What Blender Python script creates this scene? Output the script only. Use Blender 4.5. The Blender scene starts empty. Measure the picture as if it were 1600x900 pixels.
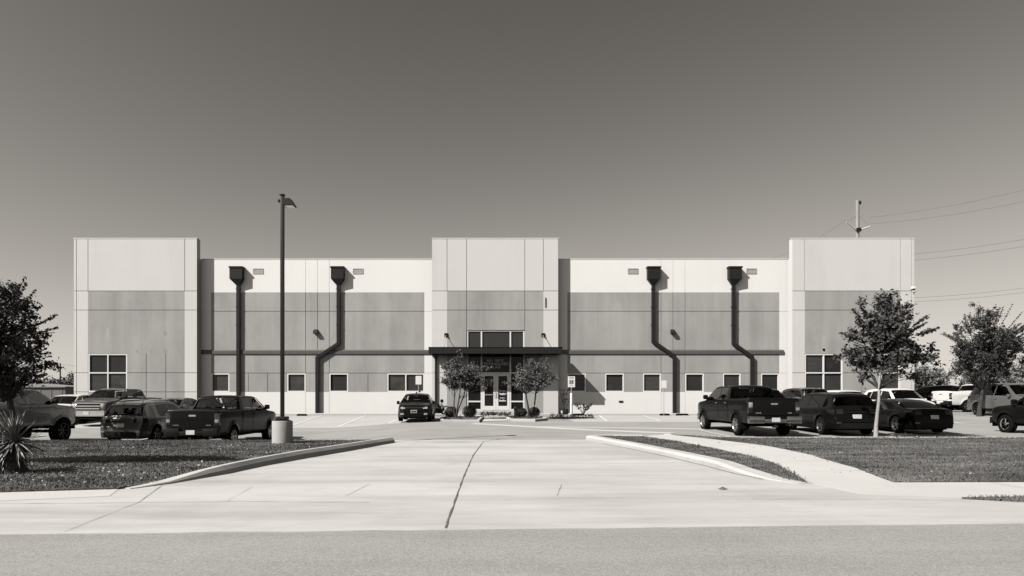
import bpy, bmesh, math, random
import numpy as np
from mathutils import Vector, Matrix, noise
from mathutils.geometry import delaunay_2d_cdt
random.seed(7)
rng = np.random.default_rng(7)
SC = bpy.context.scene
COL = SC.collection
PI = math.pi
R = math.radians

# ------------------------------------------------------------------ camera
EYE = 1.6
F = 990.0                       # focal length in photograph pixels (1600 wide)
cam = bpy.data.objects.new('camera', bpy.data.cameras.new('camera'))
COL.objects.link(cam)
cam.data.sensor_width = 36
cam.data.lens = 36 * F / 1600
cam.data.shift_x = 27 / 1600
cam.data.shift_y = 170 / 1600
cam.data.clip_start = .1
cam.data.clip_end = 9000
cam.location = (0, 0, EYE)
cam.rotation_euler = (R(90), 0, 0)
SC.camera = cam

# ------------------------------------------------------------------ sky, sun, exposure
TINT = (1.0, .94, .86)        # the toned (sepia) black and white of the photograph
SUN_EL = R(41.3)
SUN_AZ = math.atan2(-.825, -.565)      # compass angle of the sun from +Y, clockwise
w = bpy.data.worlds.new('World')
SC.world = w
w.use_nodes = True
nt = w.node_tree
nt.nodes.clear()
sky = nt.nodes.new('ShaderNodeTexSky')
sky.sky_type = 'NISHITA'
sky.sun_disc = False
sky.sun_elevation = SUN_EL
sky.sun_rotation = SUN_AZ % (2 * PI)
sky.air_density = 1.0
sky.dust_density = .8
sky.ozone_density = 1.0
sep = nt.nodes.new('ShaderNodeSeparateColor')      # a red filter on black and white film
comb = nt.nodes.new('ShaderNodeVectorMath'); comb.operation = 'SCALE'
comb.inputs[0].default_value = TINT
bg = nt.nodes.new('ShaderNodeBackground')
bg.inputs['Strength'].default_value = .079
out = nt.nodes.new('ShaderNodeOutputWorld')
con = nt.nodes.new('ShaderNodeMath'); con.operation = 'POWER'      # contrast of the film
con.inputs[1].default_value = 1.8
nt.links.new(sky.outputs[0], sep.inputs[0])
nt.links.new(sep.outputs[0], con.inputs[0])
sc1 = nt.nodes.new('ShaderNodeMath'); sc1.operation = 'MULTIPLY'; sc1.inputs[1].default_value = .123
sh1 = nt.nodes.new('ShaderNodeMath'); sh1.operation = 'MULTIPLY_ADD'; sh1.inputs[1].default_value = .1 / .9; sh1.inputs[2].default_value = .1
sh2 = nt.nodes.new('ShaderNodeMath'); sh2.operation = 'DIVIDE'      # shoulder of the film near the horizon
nt.links.new(con.outputs[0], sc1.inputs[0])
nt.links.new(sc1.outputs[0], sh1.inputs[0])
nt.links.new(sc1.outputs[0], sh2.inputs[0])
nt.links.new(sh1.outputs[0], sh2.inputs[1])
nt.links.new(sh2.outputs[0], comb.inputs['Scale'])
nt.links.new(comb.outputs[0], bg.inputs[0])
nt.links.new(bg.outputs[0], out.inputs[0])

sun = bpy.data.objects.new('sun', bpy.data.lights.new('sun', 'SUN'))
COL.objects.link(sun)
sun.data.energy = 5.0
sun.data.angle = R(.5)
sun.data.color = (1.0, .955, .89)
sd = Vector((.825 * math.cos(SUN_EL), .565 * math.cos(SUN_EL), -math.sin(SUN_EL)))
sun.rotation_euler = sd.to_track_quat('-Z', 'Y').to_euler()
sun.location = (-30, -20, 40)

SC.view_settings.view_transform = 'Standard'
SC.view_settings.look = 'None'
SC.view_settings.exposure = .35
SC.view_settings.gamma = 1
SC.view_settings.use_curve_mapping = False
SC.render.engine = 'CYCLES'
SC.cycles.use_denoising = True
SC.cycles.diffuse_bounces = 0
SC.cycles.glossy_bounces = 3
SC.cycles.transparent_max_bounces = 12
SC.cycles.max_bounces = 6

# ------------------------------------------------------------------ materials
MATS = {}


def mk(name, v, rough=.7, var=.15, scale=6., stretch=(1, 1, 1), spec=.3, metal=0., coat=0., bump=0.,
       bscale=60., fine=0., fscale=80., coords='Object'):
    """a neutral grey procedural material: base value v, two noises and an optional bump"""
    if name in MATS:
        return MATS[name]
    m = bpy.data.materials.new(name)
    m.use_nodes = True
    n = m.node_tree.nodes
    lk = m.node_tree.links.new
    b = n['Principled BSDF']
    b.inputs['Roughness'].default_value = rough
    b.inputs['Specular IOR Level'].default_value = spec
    b.inputs['Metallic'].default_value = metal
    if coat:
        b.inputs['Coat Weight'].default_value = coat
        b.inputs['Coat Roughness'].default_value = .03
    tc = n.new('ShaderNodeTexCoord')
    mp = n.new('ShaderNodeMapping')
    mp.inputs['Scale'].default_value = stretch
    lk(tc.outputs[coords], mp.inputs[0])
    nz = n.new('ShaderNodeTexNoise')
    nz.inputs['Scale'].default_value = scale
    nz.inputs['Detail'].default_value = 5
    nz.inputs['Roughness'].default_value = .6
    lk(mp.outputs[0], nz.inputs[0])
    mr = n.new('ShaderNodeMapRange')
    mr.inputs[1].default_value = .3
    mr.inputs[2].default_value = .7
    mr.inputs[3].default_value = v * (1 - var)
    mr.inputs[4].default_value = v * (1 + var)
    lk(nz.outputs[0], mr.inputs[0])
    last = mr.outputs[0]
    if fine:
        fz = n.new('ShaderNodeTexNoise')
        fz.inputs['Scale'].default_value = fscale
        fz.inputs['Detail'].default_value = 3
        lk(tc.outputs[coords], fz.inputs[0])
        fr = n.new('ShaderNodeMapRange')
        fr.inputs[1].default_value = .25
        fr.inputs[2].default_value = .75
        fr.inputs[3].default_value = 1 - fine
        fr.inputs[4].default_value = 1 + fine
        lk(fz.outputs[0], fr.inputs[0])
        mu = n.new('ShaderNodeMath'); mu.operation = 'MULTIPLY'
        lk(last, mu.inputs[0]); lk(fr.outputs[0], mu.inputs[1])
        last = mu.outputs[0]
    lk(last, b.inputs['Base Color'])
    if bump:
        bz = n.new('ShaderNodeTexNoise')
        bz.inputs['Scale'].default_value = bscale
        bz.inputs['Detail'].default_value = 4
        lk(tc.outputs[coords], bz.inputs[0])
        bp = n.new('ShaderNodeBump')
        bp.inputs['Strength'].default_value = bump
        bp.inputs['Distance'].default_value = .02
        lk(bz.outputs[0], bp.inputs['Height'])
        lk(bp.outputs[0], b.inputs['Normal'])
    MATS[name] = m
    return m


def glass(name, tint, ior=1.5, rough=.01):
    """thin tinted car glass: see-through in part, with a mirror coat"""
    if name in MATS:
        return MATS[name]
    m = bpy.data.materials.new(name)
    m.use_nodes = True
    n = m.node_tree.nodes
    n.clear()
    lk = m.node_tree.links.new
    o = n.new('ShaderNodeOutputMaterial')
    mx = n.new('ShaderNodeMixShader')
    fr = n.new('ShaderNodeFresnel'); fr.inputs[0].default_value = ior
    tr = n.new('ShaderNodeBsdfTransparent'); tr.inputs[0].default_value = (tint, tint, tint, 1)
    gl = n.new('ShaderNodeBsdfGlossy'); gl.inputs['Roughness'].default_value = rough
    gl.inputs[0].default_value = (.9, .9, .9, 1)
    lk(fr.outputs[0], mx.inputs[0]); lk(tr.outputs[0], mx.inputs[1]); lk(gl.outputs[0], mx.inputs[2])
    lk(mx.outputs[0], o.inputs[0])
    MATS[name] = m
    return m


def stained(name, v, streaks, blotch, spec=.2, fine=.05, fscale=70, bump=.1, bscale=90):
    """concrete: broad blotches plus stretched stains and a fine grain"""
    m = mk(name, v, .85, blotch, .35, (1, 1, 1), spec, fine=fine, fscale=fscale, bump=bump, bscale=bscale)
    n = m.node_tree.nodes
    lk = m.node_tree.links.new
    b = n['Principled BSDF']
    src = b.inputs['Base Color'].links[0].from_socket
    tc = [x for x in n if x.type == 'TEX_COORD'][0]
    for (st, sc, lo, hi, amt) in streaks:
        mp = n.new('ShaderNodeMapping'); mp.inputs['Scale'].default_value = st
        lk(tc.outputs['Object'], mp.inputs[0])
        nz = n.new('ShaderNodeTexNoise'); nz.inputs['Scale'].default_value = sc
        nz.inputs['Detail'].default_value = 6; nz.inputs['Roughness'].default_value = .65
        lk(mp.outputs[0], nz.inputs[0])
        mr = n.new('ShaderNodeMapRange')
        mr.inputs[1].default_value = lo; mr.inputs[2].default_value = hi
        mr.inputs[3].default_value = 1.0; mr.inputs[4].default_value = 1 - amt
        lk(nz.outputs[0], mr.inputs[0])
        mu = n.new('ShaderNodeMath'); mu.operation = 'MULTIPLY'
        lk(src, mu.inputs[0]); lk(mr.outputs[0], mu.inputs[1])
        src = mu.outputs[0]
    lk(src, b.inputs['Base Color'])
    return m


M_road = stained('asphalt_road', .318, [((.12, 1.6, 1), .8, .45, .75, .14), ((1, 1, 1), .5, .5, .8, .1), ((1, 1, 1), 9, .5, .8, .1)], .06, fine=.36, fscale=62, bump=.3, bscale=90)
M_drive = stained('concrete_driveway', .525, [((.2, 1.3, 1), .6, .42, .72, .26), ((.5, 3.6, 1), 1.2, .5, .76, .12), ((1, 1, 1), .3, .5, .72, .13), ((.25, 2.2, 1), 1.1, .52, .78, .10), ((1, .3, 1), .8, .55, .8, .07)], .07, fine=.07, fscale=120)
M_lot = stained('weathered_lot', .33, [((.5, 1.6, 1), .5, .45, .75, .18)], .08, fine=.08)
M_walk = stained('pale_concrete', .54, [((1, 1, 1), .5, .5, .75, .08)], .05, fine=.06)
M_stall = stained('stall_concrete', .47, [((.4, 1, 1), .6, .5, .75, .12)], .06, fine=.06)
M_curb = stained('curb_concrete', .50, [((1, 1, 1), 1.5, .5, .75, .18)], .08, fine=.1)
M_joint = mk('joint_sealant', .13, .9, .5, 9.)
M_groove = mk('saw_cut', .31, .9, .3, 9.)
M_line = mk('lane_paint', .72, .7, .12, 5., fine=.1)
M_ground = mk('dry_field', .12, .95, .35, .05, fine=.2, fscale=2.)
M_soil = mk('lawn_soil', .125, .95, .6, .55, (.6, 2.2, 1), fine=.45, fscale=20, bump=.6, bscale=30)
M_grass = mk('grass_blade', .13, .8, .65, .55, (.6, 2.2, 1), spec=.2, fine=.5, fscale=25)
M_mulch = mk('mulch', .12, .95, .4, 8., bump=.8, bscale=40)
M_white = stained('white_wall_paint', .80, [((.7, 1, .06), 1.0, .5, .8, .04)], .02, fine=.02, bump=.05)
M_tower = stained('pale_wall_paint', .64, [((.6, 1, .07), 1.1, .48, .78, .07), ((1, 1, 1), .35, .48, .78, .08)], .03, fine=.03, bump=.05)
M_grey = stained('grey_wall_paint', .385, [((.75, 1, .06), 1.2, .42, .75, .20), ((1, 1, .5), .5, .45, .75, .18), ((3, 1, .12), 1.0, .5, .8, .08)], .06, fine=.03, bump=.05)
M_core = mk('wall_core', .45, .9, .05)
M_roof = mk('roof_membrane', .5, .9, .1)
M_band = mk('band_paint', .10, .5, .08)
M_dark = mk('dark_bronze_metal', .019, .5, .15, 4., spec=.2)
M_frame = mk('window_frame_paint', .78, .4, .03)
M_wglass = mk('window_glass', .042, .03, .12, .6, (1, 1, .3), spec=.22)
M_sglass = mk('storefront_glass', .014, .03, .2, .6, (1, 1, .3), spec=.16)
M_alu = mk('galvanised', .42, .5, .1, metal=.2)
M_black = mk('matte_black', .006, .85, .2, spec=.06)
M_plast = mk('black_plastic', .008, .6, .2, spec=.15)
M_rubber = mk('tyre_rubber', .008, .9, .25, 20., spec=.08)
M_chrome = mk('chrome', .62, .12, .05, metal=1.)
M_bchrome = mk('bumper_chrome', .30, .22, .1, metal=1.)
M_steelrim = mk('alloy_rim', .42, .28, .1, metal=.9)
M_blackrim = mk('black_rim', .035, .3, .1, metal=.5)
M_darkrim = mk('grey_rim', .12, .35, .1, metal=.6)
M_lamp = mk('lamp_lens', .34, .08, .2, 12., spec=.8, coat=1)
M_tail = mk('tail_lens', .02, .1, .2, 12., spec=.5, coat=.6)
M_tailpale = mk('pale_tail_lens', .25, .12, .2, 12., spec=.7, coat=1)
M_plate = mk('plate_white', .62, .4, .1, 14.)
M_plateink = mk('plate_ink', .08, .6, .1)
M_seat = mk('seat_cloth', .03, .9, .2)
M_glass = glass('car_glass', .62)
M_gdark = glass('privacy_glass', .06)


def paint(v):
    if v < .03:
        return mk('car_paint_%d' % int(v * 1000), v * .5, .3, .05, 1.5, spec=.06, coat=.14)
    return mk('car_paint_%d' % int(v * 1000), v, .3, .05, 1.5, spec=.3, metal=.0 if v > .5 else .2, coat=.7)


# ------------------------------------------------------------------ mesh helpers
class MB:
    def __init__(s):
        s.v = []
        s.f = []

    def add(s, vs, fs):
        o = len(s.v)
        s.v += [tuple(p) for p in vs]
        s.f += [tuple(i + o for i in q) for q in fs]
        return s

    def box(s, x0, x1, y0, y1, z0, z1, ch=0.):
        if ch <= 0:
            v = [(x, y, z) for z in (z0, z1) for y in (y0, y1) for x in (x0, x1)]
            return s.add(v, [(0, 2, 3, 1), (4, 5, 7, 6), (0, 1, 5, 4), (2, 6, 7, 3), (0, 4, 6, 2), (1, 3, 7, 5)])
        bm = bmesh.new()
        bmesh.ops.create_cube(bm, size=1)
        for q in bm.verts:
            q.co = Vector(((x0 + x1) / 2 + q.co.x * (x1 - x0), (y0 + y1) / 2 + q.co.y * (y1 - y0), (z0 + z1) / 2 + q.co.z * (z1 - z0)))
        bmesh.ops.bevel(bm, geom=bm.edges[:] + bm.verts[:], offset=ch, segments=2, affect='EDGES', profile=.5)
        bm.verts.index_update()
        s.add([q.co[:] for q in bm.verts], [[q.index for q in fc.verts] for fc in bm.faces])
        bm.free()
        return s

    def tube(s, path, radii, n=8, cap=True):
        path = [Vector(p) for p in path]
        if not hasattr(radii, '__len__'):
            radii = [radii] * len(path)
        o = len(s.v)
        up = Vector((.13, .21, .97))
        for i, p in enumerate(path):
            t = (path[min(i + 1, len(path) - 1)] - path[max(i - 1, 0)]).normalized()
            a = t.cross(up)
            if a.length < .05:
                a = t.cross(Vector((1, 0, 0)))
            a.normalize()
            b = t.cross(a)
            for k in range(n):
                an = 2 * PI * k / n
                s.v.append(tuple(p + (a * math.cos(an) + b * math.sin(an)) * radii[i]))
        for i in range(len(path) - 1):
            for k in range(n):
                k2 = (k + 1) % n
                s.f.append((o + i * n + k, o + i * n + k2, o + (i + 1) * n + k2, o + (i + 1) * n + k))
        if cap:
            s.f.append(tuple(o + k for k in range(n))[::-1])
            s.f.append(tuple(o + (len(path) - 1) * n + k for k in range(n)))
        return s

    def lathe(s, prof, n=24, axis='z', c=(0, 0, 0)):
        o = len(s.v)
        for (r, h) in prof:
            for k in range(n):
                a = 2 * PI * k / n
                p = (r * math.cos(a), r * math.sin(a), h)
                if axis == 'x':
                    p = (h, r * math.cos(a), r * math.sin(a))
                s.v.append((p[0] + c[0], p[1] + c[1], p[2] + c[2]))
        for i in range(len(prof) - 1):
            for k in range(n):
                k2 = (k + 1) % n
                s.f.append((o + i * n + k, o + i * n + k2, o + (i + 1) * n + k2, o + (i + 1) * n + k))
        return s

    def ball(s, c, r, nu=14, nv=9, sq=(1, 1, 1), lump=0., seed=0.):
        o = len(s.v)
        for j in range(nv + 1):
            th = PI * j / nv
            for i in range(nu):
                ph = 2 * PI * i / nu
                d = Vector((math.sin(th) * math.cos(ph), math.sin(th) * math.sin(ph), math.cos(th)))
                k = 1 + lump * noise.noise(d * 2.3 + Vector((seed, 0, 0)))
                s.v.append((c[0] + d.x * r * sq[0] * k, c[1] + d.y * r * sq[1] * k, c[2] + d.z * r * sq[2] * k))
        for j in range(nv):
            for i in range(nu):
                i2 = (i + 1) % nu
                s.f.append((o + j * nu + i, o + (j + 1) * nu + i, o + (j + 1) * nu + i2, o + j * nu + i2))
        return s

    def extrude_xz(s, pts, y0, y1):
        """closed outline in x,z swept from y0 to y1"""
        n = len(pts)
        o = len(s.v)
        s.v += [(p[0], y0, p[1]) for p in pts] + [(p[0], y1, p[1]) for p in pts]
        s.f.append(tuple(o + k for k in range(n)))
        s.f.append(tuple(o + n + k for k in range(n))[::-1])
        for k in range(n):
            k2 = (k + 1) % n
            s.f.append((o + k2, o + k, o + n + k, o + n + k2))
        return s

    def mesh(s, name, smooth=None):
        me = bpy.data.meshes.new(name)
        me.from_pydata(s.v, [], s.f)
        me.update()
        if smooth is not None:
            fix(me)
            me.polygons.foreach_set('use_smooth', [True] * len(me.polygons))
            me.set_sharp_from_angle(angle=R(smooth))
        return me

    def obj(s, name, m, parent=None, smooth=None, recalc=True):
        me = s.mesh(name, smooth)
        if smooth is None and recalc:
            fix(me)
        return put(name, me, m, parent)


def fix(me):
    bm = bmesh.new()
    bm.from_mesh(me)
    bmesh.ops.recalc_face_normals(bm, faces=bm.faces[:])
    bm.to_mesh(me)
    bm.free()


def put(name, me, m, parent=None, loc=None):
    o = bpy.data.objects.new(name, me)
    COL.objects.link(o)
    if m is not None and not me.materials:
        me.materials.append(m)
    if parent is not None:
        o.parent = parent
    if loc is not None:
        o.location = loc
    return o


def np_mesh(name, verts, faces):
    me = bpy.data.meshes.new(name)
    nv, (nf, k) = len(verts), faces.shape
    me.vertices.add(nv)
    me.vertices.foreach_set('co', np.asarray(verts, np.float32).ravel())
    me.loops.add(nf * k)
    me.loops.foreach_set('vertex_index', faces.astype(np.int32).ravel())
    me.polygons.add(nf)
    me.polygons.foreach_set('loop_start', np.arange(0, nf * k, k, dtype=np.int32))
    me.update(calc_edges=True)
    me.validate()
    return me


def thing(name, label, cat, loc=(0, 0, 0), rz=0., group=None):
    o = bpy.data.objects.new(name, None)
    COL.objects.link(o)
    o.empty_display_size = .2
    o.location = loc
    o.rotation_euler = (0, 0, rz)
    o['label'] = label
    o['category'] = cat
    if group:
        o['group'] = group
    return o


def tag(o, label, cat, group=None):
    o['label'] = label
    o['category'] = cat
    if group:
        o['group'] = group
    return o


def struct(o, kind='structure'):
    o['kind'] = kind
    return o


def sst(a, b, x):
    t = min(1., max(0., (x - a) / (b - a)))
    return t * t * (3 - 2 * t)


# ------------------------------------------------------------------ the lie of the land
def g(x, y):
    """height of the paved ground"""
    sl, sr = sst(-3, -9, x) if x < -3 else 0., sst(2, 8, x)
    a = (-.33 * sl + .06 * sr) * sst(13, 22, y)
    t2 = sst(24, 36 + 8 * sl, y)
    return a * (1 - t2) + (.30 + .0 * sr) * t2 + .2 * sst(24, 30, x) * sst(33, 40, y) + .05 * sst(36, 43, y)


def gl(x, y):
    """height of the lawns"""
    if x < 0:
        return .035 + .05 * sst(11, 20, y)
    return .045 + .125 * sst(12, 22, y)


def inside(p, poly):
    c = False
    j = len(poly) - 1
    for i in range(len(poly)):
        if (poly[i][1] > p[1]) != (poly[j][1] > p[1]) and p[0] < (poly[j][0] - poly[i][0]) * (p[1] - poly[i][1]) / (poly[j][1] - poly[i][1]) + poly[i][0]:
            c = not c
        j = i
    return c


def densify(pts, step, closed=True):
    o = []
    n = len(pts)
    for i in range(n if closed else n - 1):
        a, b = Vector(pts[i]), Vector(pts[(i + 1) % n])
        k = max(1, int((b - a).length / step))
        for q in range(k):
            o.append(tuple(a + (b - a) * q / k))
    if not closed:
        o.append(tuple(pts[-1]))
    return o


def sheet(name, poly, m, zf, step=1., dz=0., skirt=.12):
    b = densify(poly, step)
    xs = [p[0] for p in b]
    ys = [p[1] for p in b]
    pts = [Vector(p) for p in b]
    x = min(xs) + step * .5
    while x < max(xs):
        y = min(ys) + step * .5
        while y < max(ys):
            if inside((x, y), poly):
                pts.append(Vector((x, y)))
            y += step
        x += step
    vs, _, fs, *_ = delaunay_2d_cdt(pts, [], [list(range(len(b)))], 1, 1e-4)
    mb = MB()
    mb.add([(p.x, p.y, zf(p.x, p.y) + dz) for p in vs], fs)
    cnt = {}
    for f in fs:
        for k in range(len(f)):
            e = (f[k], f[(k + 1) % len(f)])
            cnt[tuple(sorted(e))] = cnt.get(tuple(sorted(e)), 0) + 1
    o0 = len(mb.v)
    ix = {}
    for (a, b_), c in cnt.items():                     # the slab has an edge
        if c == 1:
            for q in (a, b_):
                if q not in ix:
                    ix[q] = len(mb.v)
                    x, y, z = mb.v[q]
                    mb.v.append((x, y, z - skirt))
            mb.f.append((a, b_, ix[b_], ix[a]))
    o = mb.obj(name, m, recalc=False)
    me = o.data
    if me.polygons and sum(p.normal.z for p in me.polygons) < 0:
        me.flip_normals()
    me.polygons.foreach_set('use_smooth', [True] * len(me.polygons))
    me.set_sharp_from_angle(angle=R(40))
    return struct(o)


def strip(name, path, width, m, zb, zt, step=.4, kind='structure', ch=.025):
    """a curb: path is its middle line; zb, zt give its foot and its top"""
    path = densify(path, step, closed=False)
    mb = MB()
    n = len(path)
    ring = 6
    for i, p in enumerate(path):
        a, b = Vector(path[max(0, i - 1)]), Vector(path[min(n - 1, i + 1)])
        t = (b - a).normalized()
        q = Vector((-t.y, t.x))
        z0, z1 = zb(*p), zt(*p)
        c = min(ch, max(.002, (z1 - z0) * .5))
        for (o, z) in ((-.5 * width, z0 - .05), (-.5 * width, z1 - c), (-.5 * width + c, z1), (.5 * width - c, z1), (.5 * width, z1 - c), (.5 * width, z0 - .05)):
            mb.v.append((p[0] + q.x * o, p[1] + q.y * o, z))
    for i in range(n - 1):
        for k in range(ring - 1):
            mb.f.append((i * ring + k, i * ring + k + 1, (i + 1) * ring + k + 1, (i + 1) * ring + k))
    mb.f.append(tuple(range(ring)))
    mb.f.append(tuple((n - 1) * ring + k for k in range(ring))[::-1])
    o = mb.obj(name, m, smooth=40)
    if kind:
        struct(o, kind)
    return o


def edge_y(x):
    return 7.66 + .0507 * x


# far field, road, driveway, parking lot
mb = MB()
mb.add([(-3500, -60, -.6), (3500, -60, -.6), (3500, 5000, -.6), (-3500, 5000, -.6)], [(0, 1, 2, 3)])
struct(mb.obj('ground', M_ground))
EDGE = [(x, edge_y(x) + .035 * noise.noise(Vector((x * 1.1, 3, 0))) + .02 * noise.noise(Vector((x * 4.3, 7, 0)))) for x in np.arange(-45, 45.01, .25)]
sheet('road', [(-60, -9), (60, -9), (60, 9)] + [(x, y + .12) for x, y in EDGE[::-1]] + [(-60, 4.6)], M_road, lambda x, y: -.008, 2.)
sheet('driveway', EDGE + [(45, 24.2), (-45, 24.2)], M_drive, g, .8)
LOT = [(-95, 22.3), (-4.3, 22.3), (-3.75, 23.7), (3.7, 23.7), (6.5, 24.1), (8.9, 22.2), (95, 22.2), (95, 120), (-95, 120)]
sheet('parking_lot', LOT, M_lot, g, 1.3, .012)
sheet('stall_pavement', [(-34, 33.2), (-4.9, 33.2), (-4.9, 42.2), (-34, 42.2)], M_stall, g, .9, .022)
sheet('stall_pavement', [(4.2, 33.4), (24, 32.2), (24, 42.2), (4.2, 42.2)], M_stall, g, .9, .022)
sheet('gutter_strip', [(-1.2, 32.0), (7.2, 26.1), (7.6, 26.4), (-.9, 32.4)], M_walk, g, .5, .02)
sheet('gutter_strip', [(1.5, 30.3), (9.5, 28.3), (9.6, 28.6), (1.6, 30.55)], M_walk, g, .5, .02)

# joints and paint
def thin(name, pts, wd, m, dz, zf=g):
    path = densify(pts, .2, closed=False)
    mb = MB()
    n = len(path)
    for i, p in enumerate(path):
        a, b = Vector(path[max(0, i - 1)]), Vector(path[min(n - 1, i + 1)])
        t = (b - a).normalized()
        q = Vector((-t.y, t.x)) * wd * .5 * max(.12, 1 + (1.1 if 'joint' in name or 'cut' in name else .12) * noise.noise(Vector((p[0] * 3, p[1] * 2.2, 1))))
        j = .012 * noise.noise(Vector((p[0] * 2, p[1] * 2, 5)))
        z = zf(*p) + dz
        mb.v += [(p[0] + q.x + j, p[1] + q.y, z), (p[0] - q.x + j, p[1] - q.y, z)]
    for i in range(n - 1):
        mb.f.append((2 * i, 2 * i + 1, 2 * i + 3, 2 * i + 2))
    return struct(mb.obj(name, m))


# lawns, sidewalks and curbs
CURB_L = [(-3.66, 22.3), (-4.0, 21.2), (-4.5, 19.4), (-5.2, 16.9), (-5.55, 14.9), (-5.72, 13.2), (-6.1, 11.7), (-6.45, 11.05)]
LAWN_L = [(-40, 10.1), (-8.3, 10.55), (-6.5, 10.95)] + [(p[0] - .12, p[1]) for p in CURB_L[::-1]][1:] + [(-4.2, 22.1), (-40, 22.1)]
CURB_R = [(3.55, 23.3), (3.9, 21.6), (4.42, 19.3), (4.86, 16.7), (5.12, 14.7), (5.25, 13.2), (5.45, 12.3), (5.75, 11.7)]
STRIP_R = [(p[0] + .15, p[1]) for p in CURB_R[:-1]] + [(5.8, 11.75), (6.1, 12.9), (6.5, 14.6), (6.62, 16.2), (6.3, 18.5), (5.9, 21), (5.4, 23.2), (4.1, 23.5)]
LAWN_R = [(7.4, 11.75), (8.0, 14), (8.15, 16.3), (7.9, 18.5), (7.3, 21), (6.6, 23.9), (6.9, 23.9), (7.4, 23.1), (8.9, 22.1), (40, 22.1), (40, 12.3), (20, 11.95)]
PATCH_R = [(7.3, 9.9), (8.2, 9.95), (12, 10.1), (40, 11), (40, 10.2), (12, 9.45), (8.2, 9.55)]
sheet('lawn', LAWN_L, M_soil, gl, .7)
sheet('lawn', STRIP_R, M_soil, lambda x, y: max(gl(x, y) - .02, g(x, y) + .015), .5)
sheet('lawn', LAWN_R, M_soil, gl, .8)
sheet('lawn', PATCH_R, M_soil, lambda x, y: .035, .5)
WALK = [(5.85, 11.6), (6.15, 12.9), (6.55, 14.6), (6.67, 16.2), (6.35, 18.5), (5.95, 21), (5.5, 23.3), (6.55, 23.9), (7.3, 21.1), (7.95, 18.5), (8.2, 16.3), (8.05, 14), (7.45, 11.85), (20, 12.05), (40, 12.4), (40, 11), (12, 10.1), (7.3, 9.95), (6.0, 10.4)]
sheet('sidewalk', WALK, M_walk, lambda x, y: g(x, y) + .012 + .118 * sst(13, 19, y), .6)
sheet('sidewalk', [(-40, 10.1), (-8.3, 10.55), (-6.5, 10.95), (-6.2, 10.2), (-8.5, 9.4), (-40, 8.7)], M_walk, lambda x, y: .005, .8)
up = lambda h: (lambda x, y: g(x, y) + h)
strip('curb', CURB_L, .3, M_curb, g, lambda x, y: g(x, y) * 0 + .0 + .16 * sst(11.0, 13.4, y) + .012, ch=.085)
strip('curb', CURB_R, .42, M_curb, g, lambda x, y: .155 * sst(11.6, 14.5, y) + .004 + .02 * sst(18, 22, y), ch=.06)
thin('gutter_stain', [(p[0] - .25, p[1]) for p in CURB_R[1:-1]], .07, M_groove, .006)
strip('curb', [(-3.66, 22.3), (-4.2, 22.5), (-40, 22.5)], .2, M_curb, g, lambda x, y: .055)
strip('curb', [(6.45, 24.1), (6.9, 23.95), (7.4, 23.2), (8.9, 22.25), (40, 22.25)], .22, M_curb, g, lambda x, y: .19)
strip('curb', [(3.55, 23.3), (4.1, 23.6), (5.45, 23.4)], .15, M_curb, g, lambda x, y: .19)

thin('expansion_joint', [(-.6, 7.7), (-.62, 12.7), (-.59, 17.2), (-.4, 22.6)], .021, M_joint, .008)
thin('expansion_joint', [(-.4, 22.6), (.2, 23.9), (1.2, 25)], .03, M_joint, .02)
thin('saw_cut', [(-5.1, 7.5), (-5.4, 9.6), (-6.25, 12.2)], .010, M_groove, .008)
thin('saw_cut', [(-8.3, 9.4), (-3.9, 9.65), (-1.9, 9.6)], .014, M_groove, .008)
thin('saw_cut', [(4.0, 9.9), (6.2, 9.9), (9, 9.4)], .014, M_groove, .008)
thin('saw_cut', [(-2.4, 10.2), (-2.3, 11.6)], .008, M_groove, .008)
thin('saw_cut', [(-4.1, 9.7), (-4.3, 11.2)], .008, M_groove, .008)
thin('saw_cut', [(1.0, 10.2), (1.22, 11.6)], .007, M_groove, .008)
thin('saw_cut', [(-4.9, 17.0), (0, 17.1), (4.6, 17.0)], .012, M_groove, .008)
thin('saw_cut', [(-4, 22.4), (3.7, 22.9)], .03, M_joint, .008)
for x, y, dx in ((-5.74, 13.2, .17), (-5.4, 15.8, .17), (-4.75, 18.5, .17), (-4.1, 20.8, .17), (5.2, 13.4, .22), (4.95, 16.0, .22), (4.5, 18.9, .22), (3.98, 21.4, .22)):
    zc = (lambda a, b: .02 + .16 * sst(11.0, 13.4, b) - .006) if x < 0 else (lambda a, b: .155 * sst(11.6, 14.5, b) + .006 + .02 * sst(18, 22, b))
    thin('curb_joint', [(x - dx, y - .02), (x + dx, y + .02)], .016, M_groove, .004, zc)
zs = lambda x, y: g(x, y) + .012 + .118 * sst(13, 19, y)
for a, b in (((6.75, 13.5), (7.9, 13.6)), ((6.72, 15.2), (8.05, 15.3)), ((6.6, 17), (8.05, 17)), ((6.35, 18.9), (7.8, 18.8)), ((6.05, 20.8), (7.3, 20.7)), ((9.2, 10.2), (9.2, 11.8)), ((11, 10.3), (11, 11.8)), ((12.8, 10.5), (12.8, 11.9))):
    thin('sidewalk_joint', [a, b], .012, M_groove, .006, zs)
for i, (a, b) in enumerate([((5.95, 33.6), (6.9, 41.8)), ((8.75, 33.4), (9.8, 41.8)), ((11.6, 33.2), (12.4, 41.8)), ((14.3, 33), (15, 41.8)), ((17, 32.8), (17.6, 41.8)), ((19.8, 32.8), (20.2, 41.8)),
                            ((-5.6, 33.4), (-5.6, 41.8)), ((-8.3, 33.4), (-8.5, 41.8)), ((-11, 33.4), (-11.4, 41.8)), ((-13.8, 33.4), (-14.2, 41.8)), ((-16.6, 33.4), (-17, 41.8))]):
    thin('parking_line', [a, b], .12, M_line, .034)
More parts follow.
